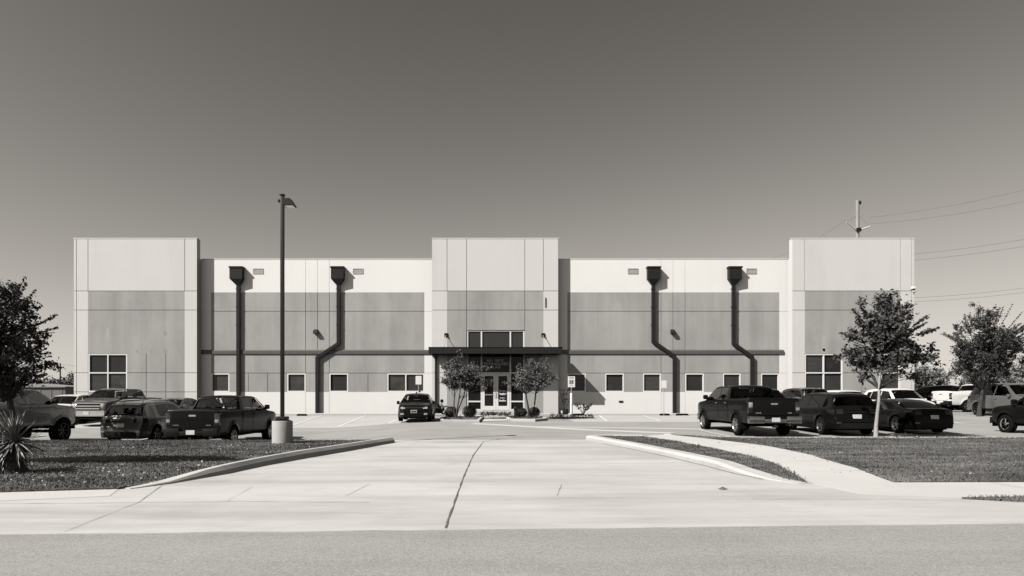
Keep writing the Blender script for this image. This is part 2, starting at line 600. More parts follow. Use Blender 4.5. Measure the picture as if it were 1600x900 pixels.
for x in (-15.3, -12.6, -9.2, 9.0, 12.1, 15.7, 19):
    thin('parking_line', [(x, 22.9), (x, 28)], .1, M_line, .03)

# ------------------------------------------------------------------ the building
YF, YR = 45.0, 45.65             # front plane of the towers, plane of the recessed walls
SF, SR_ = F / YF, F / YR
fx = lambda px: (px - 773) / SF
rx = lambda px: (px - 773) / SR_
Z0, Z4, Z3, Z2, Z1 = .33, 1.95, 3.31, 7.76, 9.12
ZW, ZT, ZR = 4.65, 12.83, 11.5
BY = 45.
bld = thing('office_building', 'long two storey concrete panel office building with three tall pale blocks and grey painted panels', 'building', (0, BY, 0))


def bpart(mb, name, m, parent=None, smooth=None):
    o = mb.obj(name, m, parent or bld, smooth)
    if parent is None:
        o.location = (0, -BY, 0)
    return o


def panel(x0, x1, z0, z1, yf, m, e=(.018, .018, .018, .018)):
    """a wall panel whose face stands 3 cm proud of its rebated joint"""
    a0, a1, b0, b1 = x0 + e[0], x1 - e[1], z0 + e[2], z1 - e[3]
    y0, y1, y2 = yf, yf + .03, yf + .18
    v = []
    for (X0, X1, W0, W1, y) in ((a0, a1, b0, b1, y0), (a0, a1, b0, b1, y1), (x0, x1, z0, z1, y1), (x0, x1, z0, z1, y2)):
        v += [(X0, y, W0), (X1, y, W0), (X1, y, W1), (X0, y, W1)]
    f = [(0, 1, 2, 3)]
    for r in range(3):
        for k in range(4):
            k2 = (k + 1) % 4
            f.append((r * 4 + k2, r * 4 + k, r * 4 + 4 + k, r * 4 + 4 + k2))
    mb = MB()
    mb.add(v, f)
    return bpart(mb, 'wall_panel', m)


def facade(yf, rows):
    """rows: (z0, z1, cuts, materials, joint below?, joint above?); material None leaves an opening;
    a cut may be (x, False) where there is no joint"""
    for (z0, z1, cuts, mats, jb, ja) in rows:
        for i, m in enumerate(mats):
            if m is None:
                continue
            c0, c1 = cuts[i], cuts[i + 1]
            x0, j0 = c0 if isinstance(c0, tuple) else (c0, True)
            x1, j1 = c1 if isinstance(c1, tuple) else (c1, True)
            q = lambda j: (.008 if m is M_white else .018) if j else .001
            panel(x0, x1, z0, z1, yf, m, (q(j0), q(j1), q(jb), q(ja)))


def window(x0, x1, z0, z1, yf, nx=1, nz=1, fw=.085, depth=.11):
    """frame, mullions and a pane in each light"""
    mb = MB()
    y0, y1 = yf + .012, yf + .17
    mb.box(x0, x0 + fw, y0, y1, z0, z1)
    mb.box(x1 - fw, x1, y0, y1, z0, z1)
    mb.box(x0 + fw, x1 - fw, y0 + .002, y1, z0, z0 + fw)
    mb.box(x0 + fw, x1 - fw, y0 + .002, y1, z1 - fw, z1)
    for k in range(1, nx):
        c = x0 + (x1 - x0) * k / nx
        mb.box(c - fw / 2, c + fw / 2, y0 + .004, y1, z0 + fw, z1 - fw)
    for k in range(1, nz):
        c = z0 + (z1 - z0) * k / nz
        mb.box(x0 + fw, x1 - fw, y0 + .006, y1, c - fw / 2, c + fw / 2)
    wo = bpart(mb, 'window', M_frame)
    for i in range(nx):
        for k in range(nz):
            a0, a1 = x0 + (x1 - x0) * i / nx, x0 + (x1 - x0) * (i + 1) / nx
            b0, b1 = z0 + (z1 - z0) * k / nz, z0 + (z1 - z0) * (k + 1) / nz
            p = MB()
            t = .004 * rng.normal()
            p.add([(a0 + .03, yf + depth + t, b0 + .03), (a1 - .03, yf + depth - t, b0 + .03), (a1 - .03, yf + depth - t, b1 - .03), (a0 + .03, yf + depth + t, b1 - .03),
                   (a0 + .03, yf + depth + .02, b0 + .03), (a1 - .03, yf + depth + .02, b0 + .03), (a1 - .03, yf + depth + .02, b1 - .03), (a0 + .03, yf + depth + .02, b1 - .03)],
                  [(0, 1, 2, 3), (7, 6, 5, 4), (0, 4, 5, 1), (1, 5, 6, 2), (2, 6, 7, 3), (3, 7, 4, 0)])
            p.obj('pane', ry_.choice(PANES), wo)
    return wo


T, G, W_ = M_tower, M_grey, M_white
ry_ = random.Random(12)
PANES = [M_wglass, M_wglass] + [mk('window_glass_%s' % k, v, r_, vr, sc_, (1, 1, st_), spec=.24) for k, v, r_, vr, sc_, st_ in (('dim', .03, .04, .3, .5, .6), ('blind', .055, .06, .22, 1.1, 7.), ('pale', .048, .03, .55, .8, 1.6))]
# left block
L = [fx(p) for p in (115, 119.5, 137.5, 168, 198.7, 228.5, 259, 288.5, 308)]
facade(YF, [
    (Z0, Z4, [L[0], L[1], (L[2], False), L[5], L[6], (L[7], False), L[8]], [T, T, G, G, G, T], True, True),
    (Z4, Z3, [L[0], L[1], (L[2], False), L[4], L[5], L[6], (L[7], False), L[8]], [T, T, None, G, G, G, T], True, True),
    (Z3, ZW, [L[0], L[1], (L[2], False), L[4], L[5], L[6], (L[7], False), L[8]], [T, T, None, G, G, G, T], True, False),
    (ZW, Z2, [L[0], L[1], (L[2], False), (L[7], False), L[8]], [T, T, G, T], False, True),
    (Z2, Z1, [L[0], L[1], (L[2], False), (L[7], False), L[8]], [T, T, G, T], True, True),
    (Z1, ZT, [L[0], L[1], L[2], (fx(235), False), L[7], L[8]], [T, T, T, T, T], True, False)])
window(L[2] + .02, L[4], Z4, ZW, YF, 2, 2)
# right block
L = [fx(p) for p in (1238, 1257.5, 1287.3, 1317, 1347, 1377, 1407, 1424.5, 1429)]
facade(YF, [
    (Z0, Z4, [L[0], (L[1], False), L[3], L[4], L[5], (L[6], False), L[7], L[8]], [T, G, G, G, G, T, T], True, True),
    (Z4, Z3, [L[0], (L[1], False), L[3], L[4], L[5], (L[6], False), L[7], L[8]], [T, None, G, G, None, T, T], True, True),
    (Z3, ZW, [L[0], (L[1], False), L[3], L[4], L[5], (L[6], False), L[7], L[8]], [T, None, G, G, None, T, T], True, False),
    (ZW, Z2, [L[0], (L[1], False), (L[6], False), L[7], L[8]], [T, G, T, T], False, True),
    (Z2, Z1, [L[0], (L[1], False), (L[6], False), L[7], L[8]], [T, G, T, T], True, True),
    (Z1, ZT, [L[0], L[1], L[6], L[7], L[8]], [T, T, T, T], True, False)])
window(L[1], L[3], Z4, ZW, YF, 2, 2)
window(L[5], L[6], Z4, ZW, YF, 1, 2)
# middle block
L = [fx(p) for p in (675, 698.5, 729, 820, 849, 872.5)]
ZU = 6.34
facade(YF, [
    (Z0, Z3, [L[0], (L[1], False), L[2]], [T, G], True, True),
    (Z0, Z3, [L[3], (L[4], False), L[5]], [G, T], True, True),
    (Z3, ZU, [L[0], (L[1], False), L[2]], [T, G], True, False),
    (Z3, ZU, [L[3], (L[4], False), L[5]], [G, T], True, False),
    (ZU, Z2, [L[0], (L[1], False), L[2], L[3], (L[4], False), L[5]], [T, G, G, G, T], False, True),
    (Z2, Z1, [L[0], (L[1], False), L[2], L[3], (L[4], False), L[5]], [T, G, G, G, T], True, True),
    (Z1, ZT, [L[0], L[1], L[2], L[3], L[4], L[5]], [T, T, T, T, T], True, False)])
# left recessed wall
q = {p: rx(p) for p in (310, 314.8, 330, 358.5, 388, 418, 448.5, 477.5, 496, 514.5, 544, 575, 605, 663, 676)}
nj = lambda p: (q[p], False)
facade(YR, [
    (Z0, Z4, [nj(310), nj(330), q[477.5], q[496], q[514.5], nj(663), nj(676)], [W_] * 6, True, False),
    (Z4, Z3, [nj(310), nj(330), q[358.5], q[388], q[418], q[448.5], q[477.5], q[496], q[514.5], q[544], q[575], q[605], nj(663), nj(676)],
     [W_, None, G, G, G, None, G, G, None, G, G, None, W_], False, True),
    (Z3, Z2, [nj(310), nj(330), q[477.5], q[496], q[514.5], nj(663), nj(676)], [W_, G, G, G, G, W_], True, True),
    (Z2, Z1, [nj(310), nj(330), q[477.5], q[496], q[514.5], nj(663), nj(676)], [W_, G, G, G, G, W_], True, False),
    (Z1, ZR, [nj(310), nj(330), q[477.5], q[496], q[514.5], nj(663), nj(676)], [W_] * 6, False, False)])
for a, b, n in ((330, 358.5, 1), (448.5, 477.5, 1), (514.5, 544, 1), (605, 663, 2)):
    window(q[a], q[b], Z4, Z3 - .02, YR, n, 1)
# right recessed wall
q = {p: rx(p) for p in (870, 886.5, 915.5, 945.5, 975, 1004.5, 1033, 1051.6, 1070.5, 1100, 1129.5, 1157.5, 1189, 1217.5, 1236)}
facade(YR, [
    (Z0, Z4, [nj(870), nj(886.5), q[1033], q[1051.6], q[1070.5], nj(1217.5), nj(1236)], [W_] * 6, True, False),
    (Z4, Z3, [nj(870), nj(886.5), q[915.5], q[945.5], q[975], q[1004.5], q[1033], q[1051.6], q[1070.5], q[1100], q[1129.5], q[1157.5], q[1189], nj(1217.5), nj(1236)],
     [W_, None, G, None, G, None, G, G, None, G, None, G, None, W_], False, True),
    (Z3, Z2, [nj(870), nj(886.5), q[1033], q[1051.6], q[1070.5], nj(1217.5), nj(1236)], [W_, G, G, G, G, W_], True, True),
    (Z2, Z1, [nj(870), nj(886.5), q[1033], q[1051.6], q[1070.5], nj(1217.5), nj(1236)], [W_, G, G, G, G, W_], True, False),
    (Z1, ZR, [nj(870), nj(886.5), q[1033], q[1051.6], q[1070.5], nj(1217.5), nj(1236)], [W_] * 6, False, False)])
for a, b in ((886.5, 915.5), (945.5, 975), (1004.5, 1033), (1070.5, 1100), (1129.5, 1157.5), (1189, 1217.5)):
    window(q[a], q[b], Z4, Z3 - .02, YR, 1, 1)

# the body behind the panels
mb = MB()
xa, xb, xc, xd, xe, xf = fx(115) + .01, fx(308) - .01, fx(675) + .01, fx(872.5) - .01, fx(1238) + .01, fx(1429) - .01
for (a, b) in ((xa, xb), (xc, xd), (xe, xf)):
    mb.box(a, b, YF + .181, YF + .5, ZR, ZT - .003)
    mb.box(a, b, YF + .181, 53, Z0, ZR - .001)
mb.box(xb - .3, xc + .3, YR + .181, 80, Z0, ZR - .004)
mb.box(xd - .3, xe + .3, YR + .181, 80, Z0, ZR - .004)
mb.box(xa + .02, xb - .31, 53.001, 80, Z0, ZR - .006)
mb.box(xe + .31, xf - .02, 53.001, 80, Z0, ZR - .006)
mb.box(xc + .31, xd - .31, 53.001, 80, Z0, ZR - .006)
bpart(mb, 'wall', M_tower)
mb = MB()
mb.box(xa + .1, xf - .1, 53.2, 79.8, ZR - .1, ZR + .05)
bpart(mb, 'roof', M_roof)
# thin metal coping along the parapets
mb = MB()
for (a, b) in ((xa, xb), (xc, xd), (xe, xf)):
    mb.box(a - .03, b + .03, YF - .02, YF + .3, ZT, ZT + .05)
for (a, b) in ((xb, xc), (xd, xe)):
    mb.box(a + .03, b - .03, YR - .02, YR + .3, ZR, ZR + .05)
bpart(mb, 'coping', M_white)
# projecting band, with a sloping top
for (a, b) in ((fx(308) + .0, fx(675) - .0), (fx(872.5), fx(1231))):
    mb = MB()
    z0, z1, z2 = 4.68, 4.90, 4.99
    v = [(x, y, z) for x in (a, b) for (y, z) in ((YR + .0, z0), (YR - .075, z0), (YR - .075, z1), (YR - .05, z1 + .01), (YR, z2))]
    mb.add(v, [(0, 1, 2, 3, 4), (9, 8, 7, 6, 5), (1, 6, 7, 2), (2, 7, 8, 3), (3, 8, 9, 4), (0, 5, 6, 1)])
    bpart(mb, 'wall_band', M_band)

# downspouts with conductor heads
def mitred(pts, wd):
    """outline of a bent strip of width wd"""
    P = [Vector(p) for p in pts]
    l, r = [], []
    for i, p in enumerate(P):
        t0 = (P[i] - P[i - 1]).normalized() if i else None
        t1 = (P[i + 1] - P[i]).normalized() if i < len(P) - 1 else None
        a = t0 or t1
        b = t1 or t0
        n0, n1 = Vector((-a.y, a.x)), Vector((-b.y, b.x))
        m = (n0 + n1).normalized()
        k = wd / 2 / max(.3, m.dot(n0))
        l.append(tuple(p + m * k)); r.append(tuple(p - m * k))
    return l + r[::-1]


def zr(py):
    return EYE + (620 - py) / SR_


for (bx, pipe) in ((372, [(373.5, 440), (373.5, 647)]),
                   (529, [(529.5, 440), (529.5, 537), (496.5, 559), (496.5, 647)]),
                   (1020, [(1020, 440), (1020, 534), (1053, 557), (1053, 647)]),
                   (1146, [(1145, 440), (1145, 537), (1174, 558), (1174, 647)])):
    mb = MB()
    x, hw = rx(bx), .45
    a, b = zr(437), zr(420)
    y0, y1 = YR - .42, YR - .001
    mb.box(x - hw, x + hw, y0, y1, a, b)
    mb.box(x - hw - .05, x + hw + .05, y0 - .05, y1 + .0005, b + .001, b + .1)
    zb = zr(446)
    t = .13
    xp = rx(pipe[0][0])
    v = [(x - hw, y0, a - .001), (x + hw, y0, a - .001), (x + hw, y1, a - .001), (x - hw, y1, a - .001),
         (xp - t, YR - .24, zb), (xp + t, YR - .24, zb), (xp + t, YR - .03, zb), (xp - t, YR - .03, zb)]
    mb.add(v, [(0, 1, 5, 4), (1, 2, 6, 5), (2, 3, 7, 6), (3, 0, 4, 7), (4, 5, 6, 7)])
    ds = bpart(mb, 'downspout', M_dark)
    mb = MB()
    mb.extrude_xz(mitred([(rx(p), zr(y)) for p, y in pipe], .235), YR - .22, YR - .045)
    mb.obj('pipe', M_dark, ds)
    for k in range(3):
        s = MB()
        zz = zr(452 + k * 28)
        s.box(xp - .15, xp + .15, YR - .228, YR - .002, zz - .03, zz + .03)
        s.obj('strap', M_dark, ds)
# overflow scuppers
for px in (403.5, 559.5, 989, 1174):
    x = rx(px)
    z0, z1 = zr(428), zr(419.5)
    mb = MB()
    hw = .37
    mb.box(x - hw, x + hw, YR - .03, YR - .001, z0, z0 + .05)
    mb.box(x - hw, x + hw, YR - .03, YR - .001, z1 - .05, z1)
    mb.box(x - hw, x - hw + .05, YR - .03, YR - .001, z0 + .05, z1 - .05)
    mb.box(x + hw - .05, x + hw, YR - .03, YR - .001, z0 + .05, z1 - .05)
    so = bpart(mb, 'overflow_scupper', M_alu)
    mb = MB()
    mb.box(x - hw + .05, x + hw - .05, YR - .012, YR - .002, z0 + .05, z1 - .05)
    mb.obj('scupper_plate', mk('scupper_plate', .36, .6, .15), so)
# wall lamps
for px, py in ((494, 519), (1050.5, 519)):
    x, z = rx(px) , zr(py)
    mb = MB()
    mb.add([(x - .14, YR - .001, z - .12), (x + .14, YR - .001, z - .12), (x + .14, YR - .001, z + .2), (x - .14, YR - .001, z + .2),
            (x - .16, YR - .3, z - .1), (x + .16, YR - .3, z - .1), (x + .16, YR - .26, z + .05), (x - .16, YR - .26, z + .05)],
           [(0, 1, 2, 3), (4, 7, 6, 5), (0, 4, 5, 1), (1, 5, 6, 2), (2, 6, 7, 3), (3, 7, 4, 0)])
    bpart(mb, 'wall_lamp', M_dark)
# small vent and conduit
mb = MB(); mb.box(rx(967), rx(973.5), YR - .03, YR - .001, zr(629), zr(626)); bpart(mb, 'wall_vent', M_dark)
mb = MB(); mb.box(fx(851.6), fx(853), YF - .05, YF - .001, EYE + 140 / SF, EYE + 155 / SF); bpart(mb, 'conduit', M_band)
# security camera on the right corner
mb = MB()
x, z = fx(1425.5), EYE + 166 / SF
mb.box(x - .12, x + .16, YF - .2, YF - .001, z + .08, z + .26, .02)
sc_ = bpart(mb, 'security_camera', M_frame, smooth=30)
mb = MB(); mb.ball((x + .03, YF - .16, z - .06), .11); mb.obj('camera_dome', M_frame, sc_, 60)
mb = MB(); mb.ball((x - .05, YF - .24, z + .04), .07); mb.obj('lens', M_plast, sc_, 60)

# old paint marks on the grey panels
M_pp, M_pd = mk('paint_patch_pale', .40, .85, .1, 6.), mk('paint_patch_dark', .30, .85, .1, 6.)
for (px, py, w_, h_, m_) in ((168.5, 522, 5, 22, M_pp), (258, 521, 6, 7, M_pd), (258, 548, 7, 7, M_pd), (214, 549, 4, 4, M_pd), (236, 549, 4, 4, M_pd), (279, 549, 3, 4, M_pd), (1287.5, 537, 6, 28, M_pp), (1287.5, 548, 10, 7, M_pp)):
    mb = MB()
    x, z = fx(px), EYE + (620 - py) / SF
    a_, b_ = w_ / SF / 2, h_ / SF / 2
    n = 14
    mb.extrude_xz([(x + a_ * math.cos(t) * (1 + .25 * noise.noise(Vector((t, px, 0)))), z + b_ * math.sin(t) * (1 + .25 * noise.noise(Vector((t, py, 3))))) for t in np.linspace(0, 2 * PI, n, endpoint=False)], YF - .002, YF + .01)
    bpart(mb, 'paint_patch', m_)

# storefront
mb = MB()
fz0, fz1 = .62, ZU
Y0, Y1 = YF + .05, YF + .17
xs = [fx(729.3), fx(752.2), fx(797.5), fx(819.7)]
xm = fx(774.8)
fw = .1
mb.box(xs[0], xs[0] + fw, Y0, Y1, fz0, fz1)
mb.box(xs[3] - fw, xs[3], Y0, Y1, fz0, fz1)
for x in xs[1:3]:
    mb.box(x - fw / 2, x + fw / 2, Y0 + .002, Y1, fz0, fz1 - fw)
for z in (fz0 + .06, 4.85, fz1 - fw / 2):
    mb.box(xs[0] + fw, xs[3] - fw, Y0 + .004, Y1, z - fw / 2, z + fw / 2)
mb.box(xs[0] + fw, xs[3] - fw, Y0 + .005, Y1, 3.25, 3.34)
for a, b in ((xs[0] + fw, xs[1] - fw / 2), (xs[2] + fw / 2, xs[3] - fw)):
    mb.box(a, b, Y0 + .006, Y1, 1.22, 1.32)
store = bpart(mb, 'storefront_frame', M_frame)
for i in range(3):
    a, b = xs[i] + .03, xs[i + 1] - .03
    for (z0, z1) in (((.7, 1.27), (1.27, 3.3), (3.3, 4.85), (4.85, 6.3)) if i != 1 else ((3.3, 4.85), (4.85, 6.3))):
        p = MB(); p.box(a, b, YF + .12, YF + .135, z0 + .02, z1 - .02)
        p.obj('pane', M_wglass if z0 > 4.5 else M_sglass, store)
for (a, b, s) in ((xs[1] + .055, xm - .006, 1), (xm + .006, xs[2] - .055, -1)):
    d = MB()
    y0, y1 = YF + .04, YF + .1
    st = .17
    d.box(a, a + st, y0, y1, .66, 3.23)
    d.box(b - st, b, y0, y1, .66, 3.23)
    d.box(a + st, b - st, y0 + .002, y1, .66, .95)
    d.box(a + st, b - st, y0 + .002, y1, 3.08, 3.23)
    do = bpart(d, 'entrance_door', M_frame)
    p = MB(); p.box(a + .1, b - .1, YF + .075, YF + .085, .9, 3.1); p.obj('pane', M_sglass, do)
    h = MB()
    if s == 1:
        h.box(a + st, b - st, y0 - .03, y0 - .005, 1.72, 1.77)
    hx = b - .07 if s == 1 else a + .07
    h.tube([(hx, y0 - .002, 1.55), (hx, y0 - .07, 1.58), (hx, y0 - .07, 1.98), (hx, y0 - .002, 2.0)], .016, 6)
    h.obj('handle', M_alu, do)
    if s == -1:
        for (z, x0, x1, hh) in ((1.98, .02, .98, .075), (1.80, 0, 1, .07), (1.73, .16, .86, .07), (1.50, .14, .82, .05), (1.27, .05, .92, .13)):
            c = MB()
            ax, bx_ = a + st + .03, b - st - .03
            wd = bx_ - ax
            n = 9
            for k in range(n):
                u0, u1 = x0 + (x1 - x0) * k / n, x0 + (x1 - x0) * (k + .82 + .1 * math.sin(k * 7)) / n
                c.box(ax + wd * u0, ax + wd * u1, YF + .068, YF + .0745, z, z + hh * (.8 + .2 * math.cos(k * 5)))
            c.obj('notice', M_frame, do)
        c = MB(); c.box(a + .3, a + .5, YF + .068, YF + .0745, 2.38, 2.44); c.obj('notice', M_band, do)
# address lettering on the transom
for i, (txt, z) in enumerate((('601 NEW', 4.10), ('TECHNOLOGY', 3.86), ('BLVD', 3.62))):
    cu = bpy.data.curves.new('lettering', 'FONT')
    cu.body = txt
    cu.size = .27
    cu.align_x = 'CENTER'
    cu.extrude = .004
    cu.space_character = 1.12
    tmp = bpy.data.objects.new('lettering_curve', cu)
    COL.objects.link(tmp)
    bpy.context.view_layer.update()
    me = bpy.data.meshes.new_from_object(tmp.evaluated_get(bpy.context.evaluated_depsgraph_get()))
    bpy.data.objects.remove(tmp)
    me.transform(Matrix.Translation((fx(774), YF + .112, z)) @ Matrix.Rotation(R(90), 4, 'X'))
    me.materials.clear()
    put('lettering', me, mk('letter_vinyl', .75, .6, .05), store)

# canopy
cx0, cx1, cy0 = fx(773) - 4.47, 4.56, YF - 1.6
cz0, cz1 = 4.56, 4.98
mb = MB()
mb.box(cx0, cx1, cy0, YF - .002, cz0 + .08, cz1 - .07)
can = bpart(mb, 'canopy', M_dark)
mb = MB()
mb.box(cx0 - .02, cx1 + .02, cy0 - .04, cy0 - .001, cz0, cz1)
mb.box(cx0 - .06, cx0 - .021, cy0 - .02, YF - .003, cz0, cz1)
mb.box(cx1 + .021, cx1 + .06, cy0 - .02, YF - .003, cz0, cz1)
mb.box(cx0 - .08, cx1 + .08, cy0 - .07, YF - .004, cz1 + .001, cz1 + .03)
mb.obj('fascia', M_dark, can)
for k in range(4):
    s = MB()
    xx = cx0 + .4 + k * (cx1 - cx0 - .8) / 3
    s.box(xx - .18, xx + .18, cy0 + .55, cy0 + .91, cz0 + .06, cz0 + .079)
    s.obj('soffit_light', M_lamp, can)
for px in (697, 848.5):
    s = MB()
    x = fx(px)
    s.tube([(x, YF - .1, 5.98), (x - .04, cy0 + .35, cz1 + .08)], .022, 6)
    s.obj('tie_rod', M_alu, can)
    s = MB()
    s.box(x - .12, x + .12, YF - .06, YF - .0015, 5.86, 6.12)
    s.box(x - .03, x + .03, YF - .16, YF - .061, 5.92, 6.06)
    s.obj('wall_plate', M_dark, can)
mb = MB()
mb.box(fx(679.6), fx(682.4), YF - .14, YF - .03, .4, cz0 + .05)
mb.obj('drain_pipe', M_dark, can)

# slab along the walls, steps and planting beds in front of the doors
mb = MB(); mb.box(-29.9, 29.9, 43.6, YR + .1, .2, .42); struct(mb.obj('wall_apron', M_walk))
mb = MB(); mb.box(-2.4, 2.5, 43.2, YF + .12, .25, .62, .01); struct(mb.obj('entrance_step', M_walk))


def bed(poly, h, name='planting_bed'):
    p = densify(poly, .3)
    strip('curb', poly + [poly[0]], .18, M_curb, g, lambda x, y: g(x, y) + h)
    sheet(name, poly, M_mulch, lambda x, y: g(x, y) + h - .03, .5)


BED_A = [(-2.75, 33.2), (-.85, 33.0), (-.75, 36), (-.8, 38.6), (-2.6, 39.2), (-3.0, 36)]
BED_B = [(.85, 34.0), (2.1, 33.6), (2.75, 34.6), (2.9, 37.5), (2.3, 39), (.9, 38.6), (.75, 36.2)]
bed(BED_A, .15)
bed(BED_B, .15)
sheet('entrance_walk', [(-.7, 33.6), (.68, 34.2), (.7, 43.3), (-.7, 43.3)], M_walk, g, .5, .04)
BED_C = [(3.5, 36.9), (5.9, 37.2), (6.0, 38.6), (4.4, 39.6), (3.2, 38.9)]
sheet('planting_bed', BED_C, M_mulch, g, .4, .05)

# ------------------------------------------------------------------ vehicles
# local axes: +Y is forward, the origin is on the ground under the middle
PICKUP = dict(L=5.85, W=2.0, roofw=.77, sill=.50, R=.40, tw=.27, yf=1.93, yr=-1.75, flare=.03, corner=.05,
              top=[(-2.92, .62), (-2.905, .66), (-2.90, 1.36), (-2.87, 1.42), (-1.06, 1.42), (-1.03, 1.44), (-.86, 1.84), (-.70, 1.915), (-.3, 1.94), (.55, 1.93), (.86, 1.87), (1.62, 1.37), (1.70, 1.335),
                   (2.45, 1.26), (2.72, 1.18), (2.83, 1.05), (2.88, .80), (2.90, .62), (2.905, .52)],
              belt=[(-2.9, 1.36), (3, 1.34)], plan=[(-2.92, .955), (-2.8, .985), (-2.4, 1), (2.3, 1), (2.6, .97), (2.8, .92), (2.92, .84)],
              side=[[(-.80, 1.40), (.0, 1.39), (.02, 1.84), (-.66, 1.85)], [(.10, 1.39), (1.42, 1.37), (.86, 1.80), (.12, 1.84)]],
              doors=[(-.92, .03), (.07, 1.45)], wind=(.92, 1.56), rearw=(-1.01, -.88), bed=(-2.82, -1.12, .92))
SUV = dict(L=4.66, W=1.86, roofw=.69, sill=.27, R=.355, tw=.23, yf=1.37, yr=-1.34, flare=.025, corner=.06,
           top=[(-2.33, .32), (-2.325, .45), (-2.31, .66), (-2.26, .74), (-2.2, .98), (-2.12, 1.10), (-1.88, 1.50), (-1.95 + .25, 1.615), (-1.4, 1.665), (-.6, 1.70), (.1, 1.69), (.48, 1.63), (1.25, 1.09), (1.33, 1.06),
                (1.95, .965), (2.17, .86), (2.28, .68), (2.32, .45), (2.33, .3)],
           belt=[(-2.3, 1.06), (-1.2, 1.05), (1.3, .98), (2.3, .9)], plan=[(-2.33, .84), (-2.2, .9), (-1.9, .97), (-1.4, 1), (1.3, 1), (1.8, .96), (2.1, .88), (2.33, .70)],
           side=[[(-1.72, 1.17), (-1.18, 1.11), (-1.16, 1.52), (-1.5, 1.50)], [(-1.10, 1.10), (-.26, 1.08), (-.24, 1.575), (-1.08, 1.54)], [(-.16, 1.08), (1.0, 1.06), (.42, 1.52), (-.14, 1.575)]],
           doors=[(-1.12, -.22), (-.19, 1.02)], wind=(.53, 1.2), rearw=(-2.08, -1.84), bed=None)
SEDAN = dict(L=4.75, W=1.84, roofw=.66, sill=.22, R=.335, tw=.23, yf=1.40, yr=-1.38, flare=.025, corner=.07,
             top=[(-2.37, .30), (-2.365, .5), (-2.34, .70), (-2.27, .92), (-2.18, 1.01), (-1.78, 1.045), (-1.15, 1.29), (-.72, 1.395), (-.2, 1.43), (.25, 1.41), (.52, 1.35), (1.32, .96), (1.4, .935),
                  (1.95, .83), (2.2, .72), (2.31, .58), (2.36, .40), (2.375, .25)],
             belt=[(-2.3, .95), (-1.2, .96), (1.3, .89), (2.3, .8)], plan=[(-2.37, .82), (-2.2, .9), (-1.9, .96), (-1.4, 1), (1.3, 1), (1.8, .96), (2.1, .88), (2.375, .66)],
             side=[[(-1.20, 1.02), (-.36, .985), (-.34, 1.30), (-.82, 1.27)], [(-.26, .985), (1.08, .95), (.46, 1.24), (-.24, 1.30)]],
             doors=[(-1.1, -.32), (-.29, 1.05)], wind=(.58, 1.26), rearw=(-1.66, -1.02), bed=None)


def variant(base, **kw):
    """scale a base shape to other overall dimensions"""
    b = dict(base)
    sl, sh = kw.get('L', b['L']) / b['L'], kw.get('H', 0)
    zr0 = max(z for _, z in b['top'])
    sh = sh / zr0 if sh else 1.
    lift = kw.get('lift', 0.)
    Y = lambda y: y * sl
    Z = lambda z: z * sh + lift
    b['top'] = [(Y(y), Z(z)) for y, z in b['top']]
    b['belt'] = [(Y(y), Z(z)) for y, z in b['belt']]
    b['plan'] = [(Y(y), p) for y, p in b['plan']]
    b['side'] = [[(Y(y), Z(z)) for y, z in s] for s in b['side']]
    b['doors'] = [(Y(a), Y(c)) for a, c in b['doors']]
    b['wind'] = (Y(b['wind'][0]), Y(b['wind'][1]))
    b['rearw'] = (Y(b['rearw'][0]), Y(b['rearw'][1]))
    b['yf'], b['yr'] = Y(b['yf']), Y(b['yr'])
    b['L'] = b['L'] * sl
    b['sill'] = Z(b['sill'])
    if b['bed']:
        b['bed'] = (Y(b['bed'][0]), Y(b['bed'][1]), Z(b['bed'][2]))
    for k in ('W', 'R', 'tw', 'roofw', 'flare', 'corner'):
        if k in kw:
            b[k] = kw[k]
    return b


WHEELS = {}


